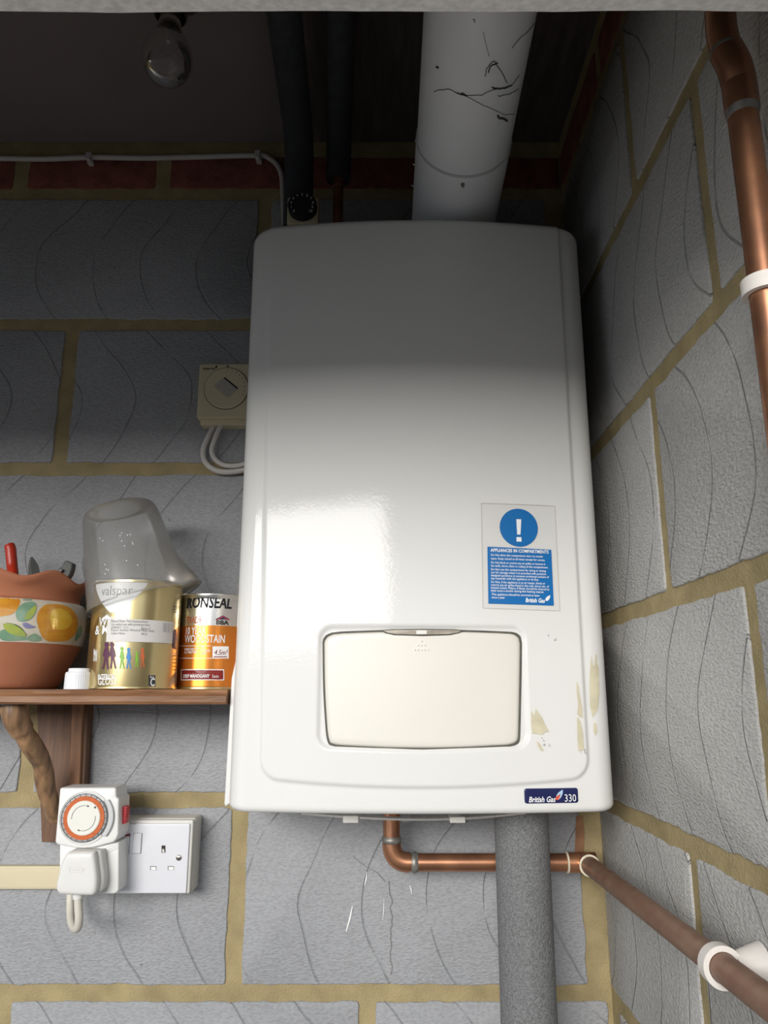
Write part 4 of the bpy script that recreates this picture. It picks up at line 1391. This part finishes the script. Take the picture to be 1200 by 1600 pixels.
# ------------------------------------------------------------------ upturned measuring jug over the gold tin
JC = Vector((GT.c.x, GT.c.y, gz1))
top_c = P(186, 796, GT.c.y)
bot_c = P(219, 940, GT.c.y)
ax = (top_c - bot_c)
JH = ax.length
ax.normalize()
jug = thing('measuring_jug', 'cloudy plastic measuring jug upturned over the gold tin', 'jug', bot_c)
sx_ = Vector((0, 1, 0)).cross(ax).normalized()
sy_ = ax.cross(sx_).normalized()
seg = 72
jp = [(0.0635, 0.0), (0.0625, 0.004), (0.0575, JH * 0.35), (0.0510, JH * 0.70), (0.0470, JH * 0.90), (0.0445, JH * 0.97), (0.0405, JH), (0.034, JH - 0.001), (0.001, JH - 0.004)]
jp = [(p.x, p.y) for p in spline(jp, 3)]
vs, fs = [], []
for (rr2, h) in jp:
    for k in range(seg):
        q = 2 * math.pi * k / seg
        e = max(0.0, math.cos(q)) ** 10 * smooth(JH * 0.42, 0.0, h)       # pouring lip on the +x side
        r2 = rr2 + 0.014 * e
        hh2 = h + 0.004 * e - (0.010 * math.cos(q + 2.6) if h < 0.002 else 0) * 0
        vs.append(bot_c + sx_ * (r2 * math.cos(q)) + sy_ * (r2 * math.sin(q)) + ax * hh2)
for j in range(len(jp) - 1):
    for k in range(seg):
        k2 = (k + 1) % seg
        fs.append((j * seg + k, j * seg + k2, (j + 1) * seg + k2, (j + 1) * seg + k))
MB().add(vs, fs).build('jug_wall', M_JUG, jug, angle=60)
mb = MB()
rim = [vs[k] + (vs[k] - bot_c).normalized() * 0.0006 for k in range(seg)] + [vs[0] + (vs[0] - bot_c).normalized() * 0.0006]
mb.tube(rim, 0.0011, 8).build('jug_rim', M_JUG, jug)
mb = MB()
jm = lambda q, h, o_: bot_c + sx_ * ((prof_at([(a, b) for a, b in [(0.0635, 0.0), (0.0575, JH * 0.35), (0.0510, JH * 0.70), (0.0470, JH * 0.9)]], h) + o_) * math.cos(q)) + sy_ * ((prof_at([(0.0635, 0.0), (0.0575, JH * 0.35), (0.0510, JH * 0.70), (0.0470, JH * 0.9)], h) + o_) * math.sin(q)) + ax * h
for k in range(11):
    q0 = R(-128)
    mb.ribbon([(q0 + R(2 * i), JH * (0.15 + 0.065 * k)) for i in range(4 if k % 2 else 7)], 0.0009, jm, 0.0008)
mb.build('scale_marks', M_JUG, jug, smooth=False)
mb = MB()
rnd = random.Random(3)
for k in range(16):
    q0, h0 = R(rnd.choice([-105, -80, -68]) + rnd.uniform(-4, 4)), JH * rnd.uniform(0.25, 0.65)
    mb.patch([(q0 + 0.012 * math.cos(R(60 * i)), h0 + 0.0008 * math.sin(R(60 * i))) for i in range(6)], jm, 0.0008, rings=1)
mb.build('paint_spots', M_WPAINT, jug, smooth=False, kind='stuff')

# ------------------------------------------------------------------ twin socket
SKY = D - 0.046                 # face of the socket
sx1 = P(298.5, 1340, SKY).x
sx0 = sx1 - 0.147
sz1, sz0 = P(250, 1281.5, SKY).z, P(250, 1397.5, SKY).z
sk = thing('wall_socket', 'white twin power socket on a surface box, right outlet empty', 'socket', ((sx0 + sx1) / 2, D, sz0))
MB().plate(rrect(sx0 - 0.001, sx1 + 0.001, sz0 - 0.001, sz1 + 0.001, 0.003), D - 0.0032, SKY + 0.010, bev=0.0015).build('back_box', M_PATT, sk)
MB().plate(rrect(sx0, sx1, sz0, sz1, 0.0025), SKY + 0.0098, SKY + 0.0025, bev=0.002).build('frame_lip', M_PATT, sk)
fp = MB().plate(rrect(sx0 + 0.003, sx1 - 0.0035, sz0 + 0.001, sz1 - 0.004, 0.002), SKY + 0.003, SKY, bev=0.0015).build('faceplate', M_SOCK, sk)
smap = lambda a, b, h: Vector((a, SKY - h, b))


def qpx(l, Y=None):
    return pxl(l, Y or SKY)


for xa, xb, red in ((207.5, 222, False), (190, 203, True)):
    a, b = P(xa, 1333, SKY), P(xb, 1302, SKY)
    rk = MB().plate(rrect(a.x, b.x, a.z, b.z, 0.0008), SKY + 0.001, SKY - 0.0022, bev=0.0006).build('rocker_switch', M_SOCK, fp)
    MB().ribbon([(a.x - 0.0004, a.z - 0.0004), (b.x + 0.0004, a.z - 0.0004), (b.x + 0.0004, b.z + 0.0004), (a.x - 0.0004, b.z + 0.0004), (a.x - 0.0004, a.z - 0.0004)], 0.0006, smap, 0.0003).build('switch_gap', M_PGREY, rk, smooth=False)
    if red:
        MB().box(a.x, b.x, SKY - 0.0028, SKY, b.z - 0.003, b.z - 0.0004).build('red_edge', M_MAROON, rk, smooth=False)
for l, mt, mt2 in (([(252.5, 1321), (258.5, 1321), (258.5, 1332.5), (252.5, 1332.5)], M_HOLE, None), ([(234.5, 1353), (244.5, 1353), (244.5, 1359.5), (234.5, 1359.5)], M_PGREY, M_PWHITE), ([(262, 1353), (272, 1353), (272, 1359.5), (262, 1359.5)], M_PGREY, M_PWHITE)):
    h_ = MB().patch(qpx(l), smap, 0.0003, rings=2).build('pin_hole', mt, fp, smooth=False)
    if mt2:
        cx_, cz_ = sum(p[0] for p in l) / 4 + 0.5, sum(p[1] for p in l) / 4 + 0.6
        MB().patch(qpx([(cx_ - 3.6, cz_ - 2.2), (cx_ + 3.6, cz_ - 2.2), (cx_ + 3.6, cz_ + 2.2), (cx_ - 3.6, cz_ + 2.2)]), smap, 0.0005, rings=2).build('shutter', mt2, h_, smooth=False)
    else:
        MB().patch(qpx([(253.5, 1327), (256, 1326), (257.5, 1332), (254, 1332)]), smap, 0.0005, rings=2).build('shutter', M_PATT, h_, smooth=False)
c = P(279.5, 1340, SKY)
sw = MB().lathe([(0.0036, 0), (0.0034, 0.001), (0.002, 0.0018), (0.0005, 0.002)], (c.x, SKY + 0.0002, c.z), 24, 'Y').build('fixing_screw', M_CHROME, fp)
MB().box(c.x - 0.003, c.x + 0.003, SKY - 0.0022, SKY - 0.0012, c.z - 0.0004, c.z + 0.0004).build('screw_slot', M_HOLE, sw, smooth=False)

# trunking
ta, tb = P(40, 1389.5, D - 0.014), P(40, 1353.5, D - 0.014)
o = MB().plate(rrect(-0.80, sx0 - 0.0015, ta.z, tb.z, 0.0015), D - 0.0032, D - 0.014, bev=0.001)
tr_ = thing('cable_trunking', 'cream plastic cable trunking strip running left from the socket', 'trunking', (-0.6, D, ta.z))
o.build('channel', M_TRUNK, tr_)
MB().plate(rrect(-0.80, sx0 - 0.0018, ta.z + 0.002, tb.z - 0.002, 0.001), D - 0.0139, D - 0.0152, bev=0.0006).build('clip_on_lid', M_TRUNK, tr_)

# ------------------------------------------------------------------ timer
TF = D - 0.046 - 0.040          # its raised front
TB = SKY - 0.0005
tmr = thing('plug_in_timer', 'white plug-in mechanical timer with orange segmented dial', 'timer', (P(138, 1390, TF).x, TB, P(138, 1398, TF).z))
tz = lambda l, Y=TF: pxl(l, Y)
z6 = lambda l: [(60 + x / 4.6154, 1210 + y / 4.6154) for x, y in l]
Yl = TF + 0.007
lo = tz([(93, 1316), (186, 1316), (185.5, 1390), (183, 1394.5), (178, 1397), (94, 1397), (92, 1394)], Yl)
MB().plate(lo, TB, Yl, bev=0.0022).build('lower_body', M_TIMER, tmr)
up = tz(z6([(152, 106), (162, 97), (548, 93), (560, 104), (562, 160), (580, 178), (578, 430), (562, 470), (540, 492), (390, 530), (330, 535), (250, 530), (130, 505), (118, 488)]))
flat = lambda Y0: (lambda a, b, h: Vector((a, Y0 - h, b)))


def dense(l, n=3):
    return [(l[i][0] + (l[(i + 1) % len(l)][0] - l[i][0]) * k / n, l[i][1] + (l[(i + 1) % len(l)][1] - l[i][1]) * k / n) for i in range(len(l)) for k in range(n)]


MB().patch(dense(up), flat(TF), 0.0, rings=3, edge=0.003, base=TF - TB).build('upper_body', M_TIMER, tmr)
DC = P(132.2, 1277.6, TF)
px2m = (P(142.2, 1277.6, TF).x - DC.x) / 10
dial_map = lambda a, b, h: Vector((a, TF - h, b))


def ring(mb, c, r0, r1, y, n=72, a0=0, a1=360, h=0.0):
    vs, fs = [], []
    for k in range(n + 1):
        a = R(a0 + (a1 - a0) * k / n)
        vs += [(c.x + r0 * math.cos(a), y, c.z + r0 * math.sin(a)), (c.x + r1 * math.cos(a), y, c.z + r1 * math.sin(a))]
    for k in range(n):
        fs.append((2 * k, 2 * k + 1, 2 * k + 3, 2 * k + 2))
    return mb.add(vs, fs)


MB().lathe([(41 * px2m, -0.001), (40 * px2m, 0.0014), (38.5 * px2m, 0.0018), (37 * px2m, 0.0003)], (DC.x, TF, DC.z), 72, 'Y').build('dial_surround', M_TIMER, tmr)
di = MB().lathe([(36.2 * px2m, 0.0), (36.2 * px2m, 0.0012), (35 * px2m, 0.0016)], (DC.x, TF, DC.z), 72, 'Y').build('dial', M_DIALGREY, tmr)
mb = MB()
for k in range(96):
    a = R(k * 3.75)
    r0, r1 = (32.6, 35.2) if k % 4 else (32.2, 36)
    w = 0.0005 if k % 4 else 0.0009
    mb.ribbon([(DC.x + r0 * px2m * math.cos(a), DC.z + r0 * px2m * math.sin(a)), (DC.x + r1 * px2m * math.cos(a), DC.z + r1 * px2m * math.sin(a))], w, dial_map, 0.0019)
ring(mb, DC, 35.2 * px2m, 36.0 * px2m, TF - 0.0019)
ring(mb, DC, 25.0 * px2m, 32.2 * px2m, TF - 0.0018)
mb.build('tick_marks', M_PBLACK, di, smooth=False)
mb = MB()
for k in range(96):
    a0, a1 = k * 3.75 + 0.6, k * 3.75 + 3.15
    vs = []
    for a in (a0, a1):
        for rr3 in (25.6, 32.0):
            for y in (TF, TF - 0.0027):
                vs.append((DC.x + rr3 * px2m * math.cos(R(a)), y, DC.z + rr3 * px2m * math.sin(R(a))))
    mb.add(vs, [(0, 1, 3, 2), (4, 6, 7, 5), (0, 4, 5, 1), (2, 3, 7, 6), (0, 2, 6, 4), (1, 5, 7, 3)])
mb.build('segment_ring', M_ORANGE, di, smooth=False, kind='stuff')
hb = MB().lathe([(26 * px2m, 0.0), (25.6 * px2m, 0.003), (24.6 * px2m, 0.0036)], (DC.x, TF, DC.z), 64, 'Y').build('dial_hub', M_DIALCREAM, di)
mb = MB()
hm = lambda a, b, h: Vector((a, TF - 0.0036 - h, b))
for a0, a1 in ((185, 75), (10, -105)):
    pts = [(DC.x + 18.5 * px2m * math.cos(R(a0 + (a1 - a0) * k / 16)), DC.z + 18.5 * px2m * math.sin(R(a0 + (a1 - a0) * k / 16))) for k in range(17)]
    mb.ribbon(pts, 0.0004, hm, 0.0004)
    e = R(a1)
    t = Vector((math.sin(e), -math.cos(e)))
    n = Vector((math.cos(e), math.sin(e)))
    p = Vector(pts[-1])
    mb.patch([tuple(p + t * 0.0026), tuple(p + n * 0.001), tuple(p - n * 0.001)], hm, 0.0004, rings=1)
e = (DC.x + 16.5 * px2m, DC.z + 15.5 * px2m)
mb.patch([(e[0] + 0.0014, e[1] + 0.0015), (e[0] - 0.0014, e[1] + 0.0006), (e[0] + 0.0006, e[1] - 0.0014)], hm, 0.0004, rings=1)
mb.build('arrow_marks', M_PBLACK, hb, smooth=False)
mb = MB()
cw = []
for k in range(15):
    a = R(42 - 84 * k / 14)
    cw.append((DC.x + 38.5 * px2m * math.cos(a), DC.z + 38.5 * px2m * math.sin(a)))
for k in range(15):
    a = R(-36 + 72 * k / 14)
    cw.append((DC.x + (45 + 1.5 * math.cos(a * 2)) * px2m * math.cos(a), DC.z + 46 * px2m * math.sin(a)))
MB().plate(cw, TF + 0.001, TF - 0.0035, bev=0.001).build('dial_guard', M_DIALGREY, tmr)
pts = [(DC.x + 38 * px2m * math.cos(R(42 - 84 * k / 14)), DC.z + 38 * px2m * math.sin(R(42 - 84 * k / 14))) for k in range(15)]
MB().ribbon(pts, 0.0012, dial_map, 0.0021).build('guard_shadow_gap', M_GAPDARK, tmr, smooth=False)
# red override switch on the right side
xr = max(p[0] for p in up)
ra, rb = P(193, 1286, TF + 0.02), P(193, 1259, TF + 0.02)
mb = MB().box(xr - 0.002, xr + 0.0026, TF + 0.013, TF + 0.026, ra.z, rb.z)
for k in range(7):
    zq = ra.z + (rb.z - ra.z) * (k + 0.5) / 7
    mb.box(xr + 0.002, xr + 0.0036, TF + 0.0135, TF + 0.0255, zq - 0.0006, zq + 0.0006)
mb.build('override_switch', M_REDSW, tmr, smooth=False)
# moulded ridges beside the plug
for k in range(3):
    l = tz([(176 - 3.2 * k, 1395 - 1), (164 - 3.2 * k + 2, 1392), (166.5 - 3.2 * k + 1, 1340 - 4 * k), (170 - 3.2 * k, 1332 - 3 * k), (184, 1325 - 3 * k)], Yl)
    MB().ribbon([tuple(p) for p in spline(l[1:], 4)], 0.0007, lambda a, b, h: Vector((a, Yl - h, b)), 0.0004).build('moulded_ridge', M_DIALGREY, tmr, smooth=False)

# ------------------------------------------------------------------ plug in the timer, with cable
PY = Yl - 0.026
plg = thing('mains_plug', 'white three-pin plug with looped flex pushed into the timer', 'plug', (P(118, 1400, PY).x, Yl, P(118, 1400, PY).z))
po = pxl(spline(z6([(190, 580), (215, 562), (300, 556), (385, 558), (402, 575), (412, 640), (424, 760), (415, 840), (395, 872), (360, 878), (180, 872), (140, 862), (122, 828), (130, 760), (158, 650), (190, 580)]), 4)[:-1], PY)
cxm = sum(p[0] for p in po) / len(po)
czm = sum(p[1] for p in po) / len(po)
mb = MB().plate([(cxm + (a - cxm) * 1.05 + 0.003, czm + (b - czm) * 1.02 + 0.001) for a, b in po], Yl - 0.0004, PY + 0.010, bev=0.004)
ztop = min(p[1] for p in up) - 0.0006
for v in mb.v:
    v.z = min(v.z, ztop)
mb.build('plug_base', M_PLUG, plg)
MB().patch(po, flat(PY), 0.0, rings=3, edge=0.005, base=-0.012).build('plug_cover', M_PLUG, plg, angle=60)
pm = lambda a, b, h: Vector((a, PY - h, b))
a_, b_ = P(108, 1363, PY), P(130.5, 1354.5, PY)
MB().ribbon(rrect(a_.x, b_.x, a_.z, b_.z, 0.003) + [rrect(a_.x, b_.x, a_.z, b_.z, 0.003)[0]], 0.0006, pm, 0.0003).ribbon([(a_.x + 0.004, (a_.z + b_.z) / 2), (b_.x - 0.004, (a_.z + b_.z) / 2)], 0.0014, pm, 0.0003).build('moulded_mark', M_PATT, plg, smooth=False)
y0c = PY + 0.014
pts = spline([P(122, 1396, y0c), P(122.5, 1415, y0c), P(123.5, 1438, y0c + 0.002), P(121, 1450, y0c + 0.010), P(115.5, 1449, y0c + 0.026), P(111, 1437, 1.014), P(110, 1415, 1.026), P(110.5, 1395, 1.030), P(112, 1380, D - 0.028)], 8)
pts = [p for p in pts]
MB().tube(pts, 0.0047, 16).build('flex', M_CABLE2, plg)
MB().tube([P(122, 1394, y0c), P(122.2, 1404, y0c)], [0.0065, 0.0058], 16).build('strain_relief', M_PLUG, plg)

# ------------------------------------------------------------------ copper pipe under the boiler and along the right wall
GY = 1.012
r22 = 0.0105
pa = P(612, 1262, GY)
pb_ = P(612, 1347.5, GY)
xc_ = P(915, 1346, GY).x
pe = Vector((xc_, GY, pb_.z))
gas = thing('copper_pipe', 'copper pipe turning from under the boiler along the right wall', 'pipe', (pe.x, GY, pb_.z))
top = Vector((pb_.x, GY, BZ0 - 0.0003))
MB().tube([top, Vector((pb_.x, GY, pb_.z + 0.02))], r22, 24).build('down_run', M_COPPER, gas)
MB().tube(bend((pb_.x, GY, pb_.z + 0.06), pb_, pe, 0.022, 10), r22 + 0.0012, 24).build('elbow', M_COPPER, gas)
MB().tube([(pb_.x + 0.02, GY, pb_.z), (pe.x, GY, pb_.z)], r22, 24).build('cross_run', M_COPPER, gas)
MB().tube([(pe.x - 0.022, GY, pb_.z), (pe.x + 0.012, GY, pb_.z)], r22 + 0.0013, 24).tube([(pe.x, GY, pb_.z), (pe.x, GY - 0.018, pb_.z)], r22 + 0.0013, 24).build('corner_fitting', M_COPPER, gas)
for c, d in ((Vector((pb_.x, GY, pb_.z + 0.026)), Vector((0, 0, 1))), (Vector((pb_.x + 0.028, GY, pb_.z)), Vector((1, 0, 0)))):
    MB().tube([c - d * 0.004, c - d * 0.001, c + d * 0.001, c + d * 0.004], [r22 + 0.0003, r22 + 0.002, r22 + 0.0018, r22 + 0.0003], 24).build('soldered_joint', M_SOLDER, gas)
for c, d in ((Vector((pe.x - 0.023, GY, pb_.z)), Vector((1, 0, 0))), (Vector((pe.x, GY - 0.019, pb_.z)), Vector((0, 1, 0)))):
    MB().tube([c - d * 0.001, c + d * 0.001], r22 + 0.0021, 24).build('flux_ring', M_FLUX, gas)
# the run along the right wall, seen passing (1110, 1490)
far = Vector((pe.x, GY - 0.015, pb_.z))
near = PXW(1215, 1577, far.x + 0.002)
near = far + (near - far) * ((0.125 - far.y) / (near.y - far.y))
MB().tube([far, near], r22, 24).build('wall_run', M_COPDULL, gas)


def pipe_clip(name, label, centre, axis, wall_x):
    """open white ring on a peg fixed to the right wall"""
    axis = Vector(axis).normalized()
    out = Vector((-1, 0, 0))
    side = axis.cross(out).normalized()
    t = thing(name, label, 'clip', (wall_x, centre.y, centre.z), group='white pipe clips on the right wall')
    r0, r1, w = 0.0109, 0.0150, 0.0055
    vs, fs = [], []
    n = 26
    for k in range(n + 1):
        a = R(-205 + 300 * k / n)                       # open arc
        d = out * math.cos(a) + side * math.sin(a)
        for rr4, ww in ((r0, -w), (r1, -w), (r1, w), (r0, w)):
            vs.append(centre + d * rr4 + axis * ww)
    for k in range(n):
        for j in range(4):
            j2 = (j + 1) % 4
            fs.append((4 * k + j, 4 * k + j2, 4 * k + 4 + j2, 4 * k + 4 + j))
    fs += [(0, 1, 2, 3), tuple(reversed(range(4 * n, 4 * n + 4)))]
    MB().add(vs, fs).build('ring', M_CLIP, t)
    b0 = Vector((wall_x - 0.0034, centre.y, centre.z))
    b1 = Vector((centre.x + 0.0105, centre.y, centre.z))
    mid = (b0 + b1) / 2
    MB().tube([b0, b0 * 0.7 + b1 * 0.3, b1], [0.0165, 0.0145, 0.0095], 22).build('peg', M_CLIP, t)


WALLX = XR
dr = (near - far)
tt = (PXW(1122, 1500, far.x).y - far.y) / dr.y
pipe_clip('pipe_clip', 'white plastic pipe clip on the low copper run by the right wall', far + dr * tt, dr, WALLX)

# upright pipe at the top right
ux = XR - 0.026
a0 = PXW(1205, 545, ux)
b0 = PXW(1163, 175, ux)
upipe = thing('upright_copper_pipe', 'upright copper pipe with soldered bend at upper right', 'pipe', (ux, b0.y, a0.z))
yv = 0.5 * (a0.y + b0.y)
zt = PXW(1158, 140, ux).z
wz = far.z + (near.z - far.z) * (yv - far.y) / (near.y - far.y)      # it stands on the lower run
MB().tube([(ux, yv, wz + r22 + 0.0006), (ux, yv, zt - 0.004)], r22, 24).build('straight_run', M_COPPER, upipe)
fb = [Vector((ux, yv, zt - 0.016))] + [Vector((ux, yv, zt))] + spline([(ux, yv, zt + 0.006), (ux - 0.003, yv - 0.002, zt + 0.020), (ux - 0.006, yv, zt + 0.034)], 5)
MB().tube(fb, r22 + 0.0014, 24).build('slow_bend', M_COPPER, upipe)
e = fb[-1]
q = spline([e, e + Vector((-0.002, 0.0, 0.02)), e + Vector((-0.001, -0.003, 0.04)), e + Vector((0.006, -0.008, 0.058)), e + Vector((0.016, -0.012, 0.075))], 6)
MB().tube(q, r22 + 0.0004, 24).build('upper_run', M_COPPER, upipe)
for zc_ in (zt - 0.016,):
    MB().tube([(ux, yv, zc_ - 0.006), (ux, yv, zc_ - 0.001), (ux, yv, zc_ + 0.003)], [r22 + 0.0002, r22 + 0.0012, r22 + 0.0014], 24).build('soldered_joint', M_SOLDER, upipe)
MB().tube([e - Vector((0, 0, 0.001)), e, e + Vector((0, 0, 0.003))], [r22 + 0.0015, r22 + 0.0017, r22 + 0.0006], 24).build('soldered_joint', M_SOLDER, upipe)
pipe_clip('pipe_clip', 'white plastic pipe clip holding the upright copper pipe', Vector((ux, yv, PXW(1193, 452, ux).z)), (0, 0, 1), WALLX)

# ------------------------------------------------------------------ grey lagged pipe below the boiler
LYP = 0.955
c0, c1 = P(817, 1272, LYP), P(823, 1600, LYP)
lr = (P(864, 1450, LYP).x - P(778, 1450, LYP).x) / 2
lag = thing('lagged_drop_pipe', 'thick grey foam-lagged pipe dropping below the boiler', 'pipe', (P(821, 1450, LYP).x, LYP, 0))
cxp = P(821, 1450, LYP).x
nz = 60
mb = MB().tube([(cxp, LYP, BZ0 - 0.0003 - (BZ0 - 0.002) * k / nz) for k in range(nz + 1)], lr, 48)
mb.build('lagging', M_LAGGREY, lag)
